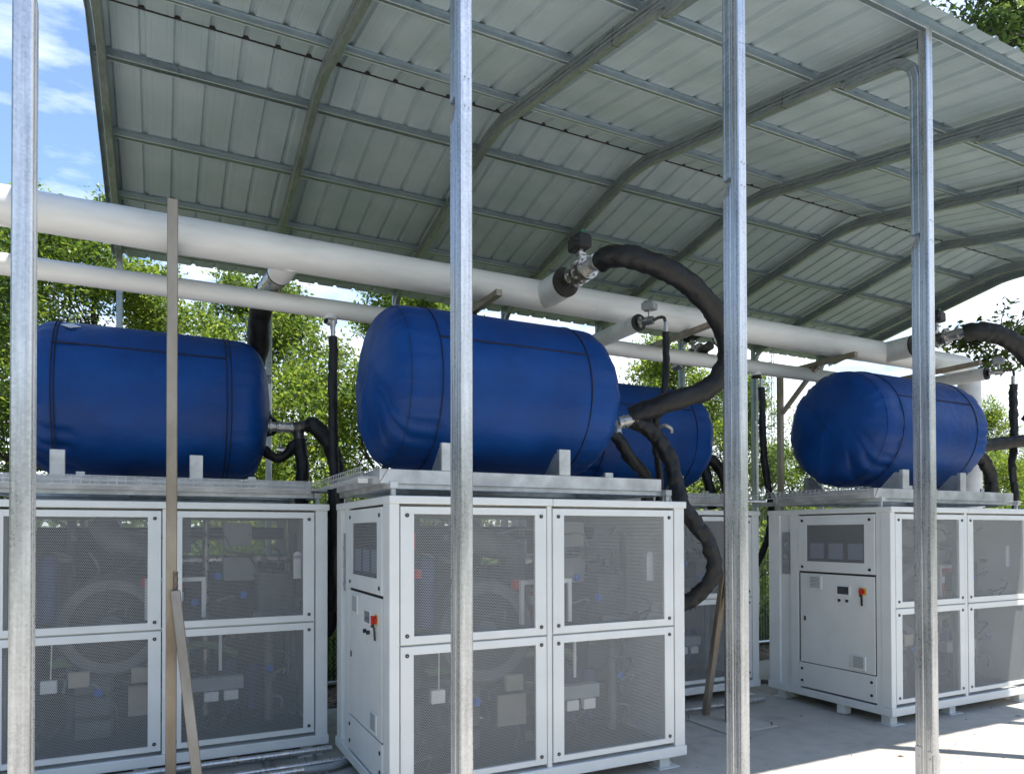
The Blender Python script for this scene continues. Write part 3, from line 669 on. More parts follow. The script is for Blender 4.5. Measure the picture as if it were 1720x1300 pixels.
for n_, ((k, x, y), lb) in enumerate(zip(CX, TL)):
    tk = thing('insulated_tank', (x+.03, y+.66, 2.544), lb, 'tank', 'blue jacketed tanks on the cabinets')
    tl = 1.60 if k == 'L' else LT; tk.location.x += .11 if k == 'L' else 0
    body = tank_surface(3.1*n_+1, tl).build('jacket', 'blue', tk)
    x0 = .22 if k == 'L' else .34; x1 = 1.27 if k == 'L' else 1.39
    for xx in (x0, x0+.018) if k == 'L' else (x0,): ring(xx, RT+.001, .0035).build('seam', 'thread', body)
    ring(x1, RT+.001, .004).build('seam', 'thread', body)
    if k == 'L': ring(x1+.03, RT+.001, .003).build('seam', 'thread', body)
    a_ = R(34 if k == 'L' else 27)
    MB().tube([(x0+(x1-x0)*i/20, -(RT+.002+.0025*noise.noise((i*.4, n_, 0)))*math.cos(a_+.006*noise.noise((i*.9, n_, 1))), (RT+.002)*math.sin(a_+.006*noise.noise((i*.9, n_, 1)))) for i in range(21)], .0058, 6).build('seam_flap', 'thread', body)
    # shoulder seam of the end cover
    ring(.15 if k != 'L' else .09, RT*(.965 if k != 'L' else .90), .002).build('seam', 'thread', body)
    if k == 'L':
        q = MB(); a = R(57); cc = Vector((.31, -(RT+.006)*math.cos(a), (RT+.006)*math.sin(a))); tx = Vector((1, 0, 0)); ty = Vector((0, math.sin(a), math.cos(a)))
        q.add([cc+tx*.06, cc+ty*.045, cc-tx*.06, cc-ty*.045]+[(cc+p)-Vector((0, -.002*math.cos(a), .002*math.sin(a)))*1.0 for p in (tx*.06, ty*.045, -tx*.06, -ty*.045)], [(0, 1, 2, 3), (4, 5, 6, 7), (0, 1, 5, 4), (1, 2, 6, 5), (2, 3, 7, 6), (3, 0, 4, 7)])
        q.build('diamond_sticker', 'sky_tag', body)
    # nozzle at the right end
    q = MB(); q.cyl((tl-.03, 0, -.10), (tl+.17, 0, -.10), .036, 18); q.cyl((tl+.02, 0, -.10), (tl+.035, 0, -.10), .055, 18); q.build('nozzle', 'stainless', tk)
    if k == 'B':
        q = MB(); q.tube(spline([(.92, -RT+.02, .03), (.94, -RT-.06, .05), (.99, -RT-.085, .02), (1.0, -RT-.085, -.02)], 6), .022, 12); q.build('vent_elbow', 'stainless', tk)

# ------------------------------------------------------------------ pipes
BY, BZ, BR = 5.10, 3.553, .1195
bp_ = thing('supply_pipe', (1.0, BY, BZ), 'thick white clad pipe running along the row above the blue tanks', 'pipe')
def L(p): return Vector(p)-Vector((1.0, BY, BZ))
def wob(r, a1, s_): return lambda Lq, a, t: r*(1+.010*noise.noise((Lq*1.7+s_, math.cos(a), math.sin(a)))+.003*noise.noise((Lq*9, a*2, s_)))
cuts = [-4.0, -1.7, -.29, .78, 1.12, 2.2, 3.3, 4.5, 5.8, 6.75, 7.6, 8.3]
for i in range(len(cuts)-1):
    a, b_ = cuts[i], cuts[i+1]; n = max(3, int((b_-a)/.1))
    mb = MB(); mb.tube([L((a+(b_-a)*k/n, BY+.004*noise.noise((a+k*.2, 0, 0)), BZ+.004*noise.noise((a+k*.15, 4, 0)))) for k in range(n+1)], BR, 40, True, rf=wob(BR*(1 if i % 2 else 1.012), 0, i*3.)); mb.build('pipe_section', 'jacket_w', bp_)
for c_ in (-2.9, -1.7, -.29, .35, .78, 1.12, 2.2, 3.3, 4.5, 5.8, 6.75, 7.6):
    MB().tube([L((c_-.012, BY, BZ)), L((c_+.012, BY, BZ))], BR*1.009, 40).build('band', 'jacket_w', bp_)
el = [L((8.3, BY, BZ)), L((8.42, BY, BZ))]+[L((8.42+.2*math.sin(a), BY, BZ-.2+.2*math.cos(a))) for a in np.linspace(.15, math.pi/2, 8)]+[L((8.62, BY, z)) for z in (3.2, 2.5, 1.5, .0)]
MB().tube(el, BR, 32, True, rf=wob(BR*1.02, 0, 2.)).build('end_elbow', 'jacket_w', bp_)
def stub(c, d, ln, r, par, off, capm='rubber', nm='branch'):
    c = Vector(c); d = Vector(d).normalized(); q = MB(); q.tube([c-off, c+d*ln*.5-off, c+d*ln-off], r, 32, True); o = q.build(nm, 'jacket_w', par)
    e = c+d*ln-off; q = MB(); q.tube([e-d*.01, e+d*.006], r*1.02, 32); o2 = q.build('end_seal', capm, o); return c+d*ln
OB = Vector((1.0, BY, BZ))
bx = {'M': 2.83, 'R': 7.08}
stub((2.83, BY, BZ), (0, -1, 0), BY-4.74, .112, bp_, OB); stub((7.08, BY, BZ), (0, -1, 0), BY-4.74, .112, bp_, OB)
stub((.80, BY, BZ-.04), (-.12, 1, -.12), .24, .088, bp_, OB); stub((4.92, BY, BZ-.02), (-.1, 1, -.25), .20, .085, bp_, OB)
SY, SZ, SR = 5.45, 3.314, .070
sp = thing('return_pipe', (1.0, SY, SZ), 'thinner white clad pipe running below and behind the thick one', 'pipe')
OS = Vector((1.0, SY, SZ))
cuts = [-4.0, -1.2, .95, 1.35, 3.1, 4.0, 5.1, 5.7, 7.0, 8.25]
for i in range(len(cuts)-1):
    a, b_ = cuts[i], cuts[i+1]; n = max(3, int((b_-a)/.12))
    MB().tube([Vector((a+(b_-a)*k/n, SY+.003*noise.noise((a+k*.2, 0, 0)), SZ+.004*noise.noise((a+k*.15, 4, 9))))-OS for k in range(n+1)], SR, 32, True, rf=wob(SR*(1 if i % 2 else 1.015), 0, i*5.)).build('pipe_section', 'jacket_w', sp)
MB().tube([Vector(p)-OS for p in [(8.25, SY, SZ), (8.35, SY, SZ)]+[(8.35+.14*math.sin(a), SY, SZ-.14+.14*math.cos(a)) for a in np.linspace(.2, math.pi/2, 6)]+[(8.49, SY, z) for z in (2.9, 1.5, 0)]], SR, 24).build('end_elbow', 'jacket_w', sp)
stub((3.50, SY, SZ), (0, -1, 0), SY-4.70, .068, sp, OS); stub((7.93, SY, SZ), (.1, -1, 0), SY-4.55, .068, sp, OS)
stub((1.16, SY, SZ), (0, -.1, -1), .10, .05, sp, OS); stub((5.55, SY, SZ), (0, -.1, -1), .10, .05, sp, OS)

# pipe supports
q = None
def plate(par, cx, cy, off, s_=.27):
    q = MB(); q.box((cx-s_-off[0], cy-s_-off[1], .0), (cx+s_-off[0], cy+s_-off[1], .012), .002); o = q.build('base_plate', 'concrete', par)
    q = MB()
    for sx in (-1, 1):
        for sy in (-1, 1): q.cyl((cx+sx*(s_-.035)-off[0], cy+sy*(s_-.035)-off[1], .012), (cx+sx*(s_-.035)-off[0], cy+sy*(s_-.035)-off[1], .05), .008, 6)
    q.build('anchor_bolt', 'steel', o)
TW = .058
def front_support(x, y, bd, label, jz=1.3):
    t = thing('pipe_support', (x, y, 0), label, 'pipe support', 'braced square-tube pipe supports')
    MB().box((-TW/2, -TW/2, .0121), (TW/2, TW/2, 3.545), .004).build('upright', 'brown_steel', t)
    MB().bar((0, TW/2, 3.41), (0, 1.42, 3.41), .048, .048, ch=.003).build('arm', 'brown_steel', t)
    d = Vector(bd); f_ = Vector((d.x, d.y, .012)); tdir = Vector((d.x, d.y, 0)).normalized()
    top = tdir*.045; top.z = jz-.03
    MB().bar(f_, top, TW*.92, TW*.92, up=(0, 1, 0) if abs(d.x) > abs(d.y) else (1, 0, 0), ch=.004).build('brace', 'brown_steel', t)
    wl = MB(); wl.tube([Vector((tdir.x*.05, -TW/2-.003 if tdir.y < 0 else TW/2+.003, jz-.16+.02*k)) for k in range(13)], .013, 8, rf=lambda Lq, a, tt: .013+.002*math.sin(Lq*160)); wl.build('weld_bead', 'weld', t)
    plate(t, 0, 0, (0, 0)); return t
front_support(.06, 4.56, (.155, -.33, 0), 'tall braced square pole in front of the left cabinet and tank')
front_support(4.29, 4.53, (-.02, .27, 0), 'braced square pole on a base plate hidden behind a carport post')
def back_support(x, yf, yb, label):
    t = thing('pipe_support', (x, yb, 0), label, 'pipe support', 'cantilever pipe supports behind the front cabinets')
    MB().box((-TW/2, -TW/2, 0), (TW/2, TW/2, 3.46), .004).build('upright', 'brown_steel', t)
    MB().bar((0, yf-yb, 3.408), (0, -TW/2, 3.408), .05, .05, ch=.003).build('arm', 'brown_steel', t)
    MB().bar((0, -TW/2, 2.95), (0, -.50, 3.375), .044, .044, ch=.003).build('knee', 'brown_steel', t); return t
back_support(2.28, 4.79, 5.75, 'cantilever pipe support poking out above the middle tank')
back_support(6.33, 4.86, 5.85, 'cantilever pipe support above the left half of the right-hand tank')
back_support(7.86, 4.53, 5.9, 'cantilever pipe support above the right end of the right-hand tank')
t = thing('pipe_strut', (5.52, 5.62, 0), 'plain brown square post behind the gap between the two right cabinets', 'post'); MB().box((-.025, -.025, 0), (.025, .025, 3.2), .003).build('upright', 'brown_steel', t)

# ------------------------------------------------------------------ valves and hoses
def orient(o, d):
    o.rotation_euler = Vector(d).to_track_quat('Y', 'Z').to_euler()
def big_valve(p, d, label):
    t = thing('actuated_valve', p, label, 'valve', 'motor-driven valves on the thick pipe'); orient(t, d)
    q = MB(); q.cyl((0, 0, 0), (0, .12, 0), .045, 20); q.build('neck', 'dark_metal', t)
    for y in (.12, .21, .30):
        q = MB(); q.cyl((0, y, 0), (0, y+.022, 0), .088, 28); fl = q.build('flange', 'steel', t)
        q = MB()
        for k in range(8):
            a = 2*math.pi*k/8; q.cyl((.07*math.cos(a), y-.014, .07*math.sin(a)), (.07*math.cos(a), y+.036, .07*math.sin(a)), .009, 6)
        q.build('flange_bolt', 'steel', fl)
    q = MB(); q.cyl((0, .142, 0), (0, .30, 0), .056, 20); q.build('valve_body', 'dark_metal', t)
    q = MB(); q.cyl((0, .322, 0), (0, .40, 0), .050, 20); q.cyl((0, .40, 0), (0, .43, 0), .06, 20); q.cyl((0, .43, 0), (0, .52, 0), .046, 20); q.build('hose_coupling', 'stainless', t)
    q = MB(); q.cyl((0, .22, .05), (0, .22, .17), .022, 14); q.box((-.03, .19, .125), (.03, .25, .14)); q.build('stem', 'steel', t)
    q = MB(); q.box((-.06, .12, .17), (.06, .29, .27), .012); q.box((-.045, .135, .27), (.045, .27, .285), .006); ac = q.build('actuator', 'black', t)
    MB().box((-.061, .14, .19), (-.0602, .24, .25)).build('rating_plate', 'white_pl', ac)
    q = MB(); q.cyl((0, .25, .285), (0, .25, .305), .014, 10); q.build('indicator', 'teal', ac)
    q = MB(); q.cyl((.06, .27, .22), (.10, .28, .20), .012, 8); q.tube(spline([(.10, .28, .2), (.13, .30, .20), (.15, .32, .23)], 4), .006, 6); q.build('cable_gland', 'black', ac)
    return t
VM = Vector((2.83, 4.732, BZ)); VR = Vector((7.08, 4.732, BZ))
big_valve(VM, (0, -1, .03), 'dark valve with black motor box above the middle tank, starting the looped hose')
big_valve(VR, (.1, -1, .05), 'dark valve with motor box beside the rightmost post')
big_valve((4.90, 5.40, 3.46), (-.1, 1, -.25), 'valve behind the looped hose, partly hidden between the two pipes')
def small_valve(p, d, label, w=-.10):
    t = thing('small_valve', p, label, 'valve', 'small motor valves on the thin pipe'); orient(t, d)
    q = MB(); q.cyl((0, 0, 0), (0, .10, 0), .02, 14); q.cyl((0, 0, 0), (0, .012, 0), .045, 18); q.cyl((0, .05, 0), (0, .12, 0), .034, 6); q.build('valve_body', 'steel', t)
    q = MB(); q.cyl((0, .085, .02), (0, .085, .085), .012, 10); q.build('stem', 'steel', t)
    q = MB(); q.box((-.045, .03, .085), (.045, .14, .145), .008); q.box((-.03, .045, .145), (.03, .12, .16), .004); a = q.build('actuator', 'grey_box', t); MB().box((-.046, .045, .095), (-.0452, .10, .13)).build('rating_plate', 'white_pl', a)
    q = MB(); q.tube(spline([(0, .12, 0), (0, .17, .012), (0, .21, .0), (0, .22, -.06)], 6), .013, 10); q.build('elbow', 'dark_metal', t); return t
small_valve((3.50, 4.69, SZ), (.6, -1, 0), 'small grey motor valve beside the looped hose')
small_valve((8.02, 4.535, SZ), (.5, -1, 0), 'small grey motor valve at the far right edge')

HO = 'black sleeved hoses between pipes, tanks and cabinets'
def hose(pts, r, label, seed=0, wr=.10, n=20, ends=True, name='insulated_hose'):
    pts = spline(pts, 14); 
    out = [pts[0]]
    for p in pts[1:]:
        if (p-out[-1]).length > .012: out.append(p)
    org = out[0].copy()
    def rf(Lq, a, t):
        c, s_ = math.cos(a), math.sin(a)
        k = noise.noise((Lq*13+seed, c*1.2, s_*1.2))*.9+noise.noise((Lq*30+seed, c*2.5, s_*2.5))*.5
        return r*(1+wr*1.7*k-wr*1.6*abs(noise.noise((Lq*24+seed, c*.8+3, s_*.8))))
    t = thing(name, org, label, 'hose', HO)
    q = MB(); q.tube([p-org for p in out], r, n, True, rf=rf); q.build('sleeve', 'hose', t)
    return t, org
def collar(t, org, p, d, r, ln=.07):
    p = Vector(p)-org; d = Vector(d).normalized(); q = MB(); q.tube([p, p+d*ln], r, 20); q.tube([p+d*ln*.3, p+d*ln*.42], r*1.12, 20); q.build('hose_end', 'stainless', t)
t, o = hose([(2.83, 4.24, 3.545), (2.835, 4.14, 3.545), (2.955, 4.02, 3.515), (3.237, 3.93, 3.417), (3.56, 3.93, 3.24), (3.79, 3.99, 2.98), (3.74, 4.1, 2.715), (3.42, 4.25, 2.575), (3.20, 4.40, 2.475)], .080, 'thick black hose looping from the valve down to the middle tank', 1, .085, 28)
# silver tee at the tank end
tt = thing('hose_tee', (3.10, 4.46, 2.44), 'stainless tee with clamp between the middle tank and its black hoses', 'pipe fitting')
q = MB(); q.tube(spline([(-.05, .02, 0), (.0, .0, -.02), (-.02, -.05, -.07), (-.03, -.06, -.12)], 6), .036, 16); q.build('elbow', 'stainless', tt)
q = MB(); q.cyl((.02, -.03, -.01), (.13, -.10, .02), .046, 18); q.build('sleeve', 'stainless', tt)
for k in (.03, .09): MB().cyl((.02+k*.84, -.03-k*.54, -.01+k*.23), (.02+(k+.012)*.84, -.03-(k+.012)*.54, -.01+(k+.012)*.23), .052, 18).build('clamp', 'steel', tt)
hose([(3.20, 4.38, 2.45), (3.29, 4.36, 2.41), (3.385, 4.33, 2.324), (3.47, 4.28, 2.15), (3.503, 4.24, 1.95), (3.51, 4.18, 1.80), (3.60, 4.14, 1.66), (3.70, 4.1, 1.50), (3.735, 4.1, 1.30), (3.68, 4.18, 1.15), (3.56, 4.28, 1.045), (3.40, 4.4, .98), (3.25, 4.45, .95)], .062, 'thick hose falling from the tee past the near cabinet corner and curling back in', 5, .15, 24)
hose([(3.05, 4.40, 2.33), (3.09, 4.38, 2.27), (3.187, 4.38, 2.15), (3.32, 4.42, 2.07), (3.44, 4.5, 1.98), (3.50, 4.6, 1.86), (3.44, 4.7, 1.5), (3.36, 4.7, 1.25)], .047, 'medium black hose slanting from the tee to the back of the near cabinet', 9, .16, 20)
t, o = hose([(3.615, 4.50, 3.20), (3.615, 4.5, 3.12), (3.60, 4.48, 3.0), (3.575, 4.46, 2.80), (3.53, 4.46, 2.60), (3.50, 4.5, 2.42), (3.52, 4.5, 2.23), (3.56, 4.52, 2.05), (3.585, 4.55, 1.88), (3.5, 4.6, 1.6), (3.36, 4.62, 1.35), (3.30, 4.65, 1.1)], .030, 'thin twisted black hose hanging from the small valve to the near cabinet', 13, .22, 16)
collar(t, o, (3.615, 4.50, 3.19), (0, 0, 1), .017, .09)
# back loop seen beside the near cabinet
hose([(3.44, 4.9, 1.78), (3.47, 4.85, 1.6), (3.50, 4.85, 1.35), (3.44, 4.85, 1.15), (3.32, 4.85, 1.05)], .045, 'black hose bowed out just behind the near cabinet edge', 17, .16, 18)
# left tank hoses
tf = thing('hose_tee', (.98, 5.82, 2.43), 'stainless pipe and elbow on the right end of the leftmost tank', 'pipe fitting')
q = MB(); q.cyl((-.16, 0, .01), (-.02, 0, .01), .040, 18); q.build('spool', 'stainless', tf)
for cx_ in (-.15, -.06): MB().cyl((cx_, 0, .01), (cx_+.015, 0, .01), .051, 18).build('clamp', 'steel', tf)
q = MB(); q.tube(spline([(-.03, 0, .01), (.03, -.01, .02), (.06, -.03, .03), (.10, -.05, .04)], 5), .045, 16); q.tube(spline([(.0, 0, 0), (.01, -.01, -.05), (.015, -.015, -.10)], 5), .045, 16); q.build('elbow', 'dark_metal', tf)
q = MB(); q.cyl((-.16, -.02, -.17), (-.09, -.03, -.18), .025, 12); q.cyl((-.13, -.02, -.175), (-.13, -.03, -.12), .012, 8); q.build('drain_valve', 'steel', tf)
hose([(1.05, 5.77, 2.465), (1.10, 5.74, 2.45), (1.18, 5.70, 2.36), (1.235, 5.66, 2.22), (1.25, 5.6, 2.06), (1.225, 5.55, 1.9), (1.21, 5.5, 1.70), (1.20, 5.46, 1.45), (1.175, 5.46, 1.15), (1.17, 5.50, .90), (1.07, 5.6, .80)], .062, 'thick black hose bending from the leftmost tank down into the gap between cabinets', 21, .12, 24)
hose([(.99, 5.80, 2.34), (1.0, 5.78, 2.25), (1.01, 5.75, 2.12), (1.0, 5.72, 1.98), (1.0, 5.7, 1.78)], .055, 'short thick hose dropping from the leftmost tank elbow to its cabinet roof', 23, .10, 22)
hose([(.72, 5.82, 2.26), (.76, 5.80, 2.22), (.83, 5.78, 2.19), (.91, 5.78, 2.24), (.95, 5.80, 2.32)], .040, 'small sagging hose under the silver pipe of the leftmost tank', 25, .15, 18)
hose([(.72, 5.58, 3.435), (.70, 5.68, 3.39), (.69, 5.84, 3.26), (.70, 5.98, 3.08), (.66, 6.02, 2.92), (.665, 6.08, 2.76), (.74, 6.10, 2.55), (.80, 6.0, 2.45)], .085, 'thick hose from the thick pipe down behind the leftmost tank', 27, .06, 24)
fx = thing('flex_coupling', (.771, 5.34, 3.484), 'silvery crumpled wrap where a thick hose leaves the pipe above the leftmost tank', 'pipe fitting')
q = MB(); q.tube([Vector((0, .0, 0))+Vector((-.05, .24, -.05))*k/8 for k in range(9)], .08, 24, rf=lambda Lq, a, t_: .078+.010*noise.noise((Lq*40, math.cos(a)*3, math.sin(a)*3))); q.build('wrap', 'steel', fx)
t, o = hose([(1.163, 5.36, 3.08), (1.165, 5.36, 2.98), (1.160, 5.35, 2.70), (1.158, 5.33, 2.4), (1.16, 5.30, 2.10), (1.175, 5.24, 1.88), (1.19, 5.24, 1.6), (1.17, 5.28, 1.35), (1.19, 5.3, 1.15), (1.17, 5.35, 1.02)], .036, 'thin black hose hanging straight in the gap right of the leftmost tank', 29, .14, 18)
collar(t, o, (1.163, 5.36, 3.07), (0, 0, 1), .017, .13)
q = thing('hose_clip', (1.16, 5.40, 3.20), 'small steel ball valve under the thin pipe left of the middle tank', 'valve'); MB().cyl((-.03, 0, 0), (.03, 0, 0), .028, 14).cyl((0, 0, -.02), (0, -.02, -.06), .014, 10).build('valve_body', 'steel', q)
# set-back tank
tf = thing('hose_tee', (5.16, 5.80, 2.40), 'stainless elbow on the end of the set-back tank beside the third post', 'pipe fitting')
MB().cyl((-.05, 0, .04), (.05, -.02, -.02), .045, 16).build('elbow', 'stainless', tf)
hose([(5.20, 5.78, 2.38), (5.27, 5.76, 2.34), (5.36, 5.74, 2.22), (5.40, 5.72, 2.05), (5.38, 5.7, 1.85)], .058, 'black hose falling from the set-back tank elbow beside the third post', 31, .10, 20)
hose([(5.15, 5.80, 2.33), (5.17, 5.78, 2.2), (5.2, 5.76, 2.05), (5.24, 5.76, 1.85)], .055, 'shorter black hose falling straight from the set-back tank to its cabinet', 33, .12, 20)
t, o = hose([(5.553, 5.38, 3.09), (5.555, 5.37, 2.95), (5.535, 5.35, 2.70), (5.53, 5.33, 2.40), (5.55, 5.30, 2.10), (5.575, 5.28, 1.865), (5.62, 5.34, 1.65), (5.63, 5.42, 1.45), (5.58, 5.5, 1.25), (5.40, 5.5, 1.15)], .036, 'thin black hose hanging left of the right-hand tank', 35, .16, 18)
collar(t, o, (5.553, 5.38, 3.08), (0, 0, 1), .016, .10)
q = MB(); q.tube([Vector(p)-o for p in spline([(5.553, 5.38, 3.17), (5.552, 5.40, 3.21), (5.55, 5.45, 3.22)], 5)], .014, 10); q.build('hose_end', 'dark_metal', t)
# right-hand tank
hose([(7.13, 4.26, 3.56), (7.17, 4.18, 3.57), (7.293, 4.1, 3.55), (7.508, 4.0, 3.44), (7.80, 3.95, 3.2), (7.95, 3.95, 2.9), (7.9, 4.1, 2.70)], .088, 'thick black hose leaving the valve at the far right', 37, .09, 24)
hose([(7.40, 4.48, 2.48), (7.6, 4.48, 2.48), (7.984, 4.42, 2.535), (8.15, 4.36, 2.56), (8.327, 4.3, 2.57), (8.6, 4.2, 2.6)], .068, 'thick black hose running level out of the right end of the right-hand tank', 39, .08, 22)
hose([(7.40, 4.48, 2.40), (7.65, 4.48, 2.42), (7.83, 4.5, 2.36), (7.95, 4.5, 2.22), (7.98, 4.5, 2.05), (7.98, 4.5, 1.86)], .062, 'short black hose curving down from the right end of the right-hand tank', 41, .12, 22)
t, o = hose([(8.40, 4.5, 3.22), (8.40, 4.5, 3.1), (8.36, 4.48, 2.95), (8.33, 4.46, 2.6), (8.25, 4.44, 2.3), (8.27, 4.42, 2.0), (8.25, 4.42, 1.7)], .040, 'knobbly thin black hose at the far right edge', 43, .24, 18)
collar(t, o, (8.40, 4.5, 3.21), (0, 0, 1), .018, .10)

# wire cable trays
def tray(p0, p1, label, w_=.10, h_=.055):
    p0 = Vector(p0); p1 = Vector(p1); d = (p1-p0); Ln = d.length; d.normalize(); s_ = Vector((-d.y, d.x, 0)).normalized(); u = Vector((0, 0, 1))
    t = thing('cable_tray', p0, label, 'cable tray', 'wire basket cable trays')
    q = MB(); r = .0025
    for a, z in ((-w_/2, h_), (-w_/2, h_/2), (-w_/2, 0), (-w_/6, 0), (w_/6, 0), (w_/2, 0), (w_/2, h_/2), (w_/2, h_)):
        q.tube([s_*a+u*z, s_*a+u*z+d*Ln], r, 6)
    q.build('long_wire', 'wire', t); q = MB(); k = 0
    while k*.05 <= Ln:
        b_ = d*k*.05; q.tube([b_+s_*(-w_/2)+u*h_, b_+s_*(-w_/2), b_+s_*(w_/2), b_+s_*(w_/2)+u*h_], r, 5, smooth=False); k += 1
    q.build('cross_wire', 'wire', t); return t
tray((-1.2, 5.24, 1.915), (1.03, 5.24, 1.915), 'wire basket tray along the front of the leftmost tank stand')
tr = tray((1.075, 5.26, 1.925), (1.075, 3.98, 1.925), 'wire basket tray bridging the gap to the middle tank stand, small white tag')
MB().box((.01, 1.20, -.02), (.012, 1.20+.0, -.021)).build('tray_bracket', 'wire', tr) if False else None
q = MB(); q.box((-.03, -1.12, -.028), (.03, -1.118, .004)); q.build('tag', 'white_pl', tr)
tray((3.3, 5.24, 1.915), (5.25, 5.24, 1.915), 'wire basket tray along the set-back tank stand')
tray((5.30, 5.26, 1.925), (5.30, 3.98, 1.925), 'wire basket tray beside the right-hand tank stand')
# lids / small metal sheet sticking up
q = MB(); q.bar((5.56, 5.2, 1.93), (5.40, 5.2, 2.05), .02, .004); tag(q.build('metal_strip', 'stainless'), 'short bright metal strip sticking up from the tray by the third post', 'metal strip')

# conduits on the slab
CN = 'galvanised conduits on the slab'
def conduit(pts, r, label, m_='galv', cps=()):
    p0 = Vector(pts[0]); t = thing('conduit', p0, label, 'conduit', CN); q = MB(); q.tube([Vector(p)-p0 for p in pts], r, 14); q.build('pipe', m_, t)
    for c in cps:
        q = MB(); q.cyl(Vector((c-.03, pts[0][1], pts[0][2]))-p0, Vector((c+.03, pts[0][1], pts[0][2]))-p0, r*1.25, 14); q.build('coupling', 'steel', t)
conduit([(-2.2, 5.10, .075), (1.10, 5.10, .075)], .021, 'galvanised conduit nearest the leftmost cabinet base', cps=(.78, .45))
conduit([(-2.2, 4.90, .045), (1.13, 4.90, .045)], .019, 'galvanised conduit on the slab, middle of three by the leftmost cabinet', cps=(.72,))
conduit([(-2.2, 4.80, .045), (.84, 4.80, .045)], .021, 'galvanised conduit ending in a fitting before the near cabinet', cps=(.82,))
conduit(spline([(.84, 4.80, .045), (.95, 4.80, .04), (1.08, 4.83, .035), (1.2, 4.92, .03)], 6), .024, 'grey flexible conduit curling under the near cabinet', 'grey_box')
conduit([(3.2, 4.92, .035), (5.1, 4.92, .035)], .018, 'galvanised conduit crossing behind the third post')
for x, lbx in ((.63, 'small strut under the conduits, left one of the close pair'), (.69, 'small strut under the conduits, right one of the close pair'), (.98, 'small strut under the conduits beside the near cabinet')):
    q = MB().box((x, 4.70, .005), (x+.02, 5.18, .025), .002); tag(q.build('conduit_strut', 'galv'), lbx, 'strut', 'struts under the conduits')
conduit(spline([(5.2, 6.0, .02), (5.45, 5.9, .02), (5.75, 5.55, .02), (6.2, 5.3, .02), (6.9, 5.4, .02)], 8), .02, 'dark cable lying on the slab beneath the right-hand cabinet', 'cable')

# ------------------------------------------------------------------ chain-link fence
fe = thing('chain_link_fence', (-4, 7.35, 0), 'galvanised chain-link fence with round rails behind the cabinets', 'fence')
def wires(x0, x1, z0, z1, y, pitch=.055):
    V = []; F = []; r = .0024; nw = int((x1-x0)/pitch); ns = int((z1-z0)/(pitch/2*1.05)); dz = (z1-z0)/ns
    for i in range(nw):
        xc = x0+i*pitch; o0 = len(V)
        for k in range(ns+1):
            x = xc+(pitch*.5 if k % 2 else -pitch*.02); y_ = y+(.003 if k % 2 else -.003)
            for a in (0, 2.1, 4.2): V.append((x+r*math.cos(a), y_+r*math.sin(a), z0+k*dz))
        for k in range(ns):
            for j in range(3): F.append((o0+k*3+j, o0+k*3+(j+1) % 3, o0+(k+1)*3+(j+1) % 3, o0+(k+1)*3+j))
    return MB().add(V, F)
q = wires(0, 17, .05, 2.02, 0, .052); q = q.build('chain_mesh', 'wire', fe); q['kind'] = 'stuff'
MB().cyl((0, .02, 2.03), (17, .02, 2.03), .019, 12).build('top_rail', 'galv', fe)
MB().cyl((0, .02, .06), (17, .02, .06), .021, 12).build('bottom_rail', 'galv', fe)
for x in (1.2, 3.3, 5.75, 8.2, 10.6, 13.1, 15.5):
    q = MB().cyl((x, .045, -.1), (x, .045, 2.06), .028, 14); q.cyl((x, .045, 2.06), (x, .045, 2.09), .032, 14, .01); q.build('fence_post', 'galv', fe)

# ------------------------------------------------------------------ trees
def leaf_mesh(name, centres, rad, per, size, mt, flat=.6):
    C = np.repeat(np.array(centres), per, axis=0); n = len(C)
    d = rng.normal(size=(n, 3)); d /= np.linalg.norm(d, axis=1)[:, None]; rr = rad*rng.uniform(.15, 1, n)**.5
    P = C+d*rr[:, None]*np.array([1, 1, flat])
    nrm = rng.normal(size=(n, 3))+np.array([0, -.25, .9]); nrm /= np.linalg.norm(nrm, axis=1)[:, None]
    a = rng.normal(size=(n, 3)); a -= nrm*(a*nrm).sum(1)[:, None]; a /= np.linalg.norm(a, axis=1)[:, None]; b_ = np.cross(nrm, a)
    s_ = size*rng.uniform(.6, 1.3, n)[:, None]
    V = np.stack([P-a*s_, P-b_*s_*.45+a*s_*.1+nrm*s_*.12, P+a*s_, P+b_*s_*.45+a*s_*.1+nrm*s_*.12], 1).reshape(-1, 3)
    me = bpy.data.meshes.new(name); me.vertices.add(len(V)); me.vertices.foreach_set('co', V.ravel().astype(np.float32))
    me.loops.add(n*4); me.loops.foreach_set('vertex_index', np.arange(n*4, dtype=np.int32)); me.polygons.add(n)
    me.polygons.foreach_set('loop_start', np.arange(0, n*4, 4, dtype=np.int32)); me.update(calc_edges=True); me.validate(); me.materials.append(M[mt]); return me
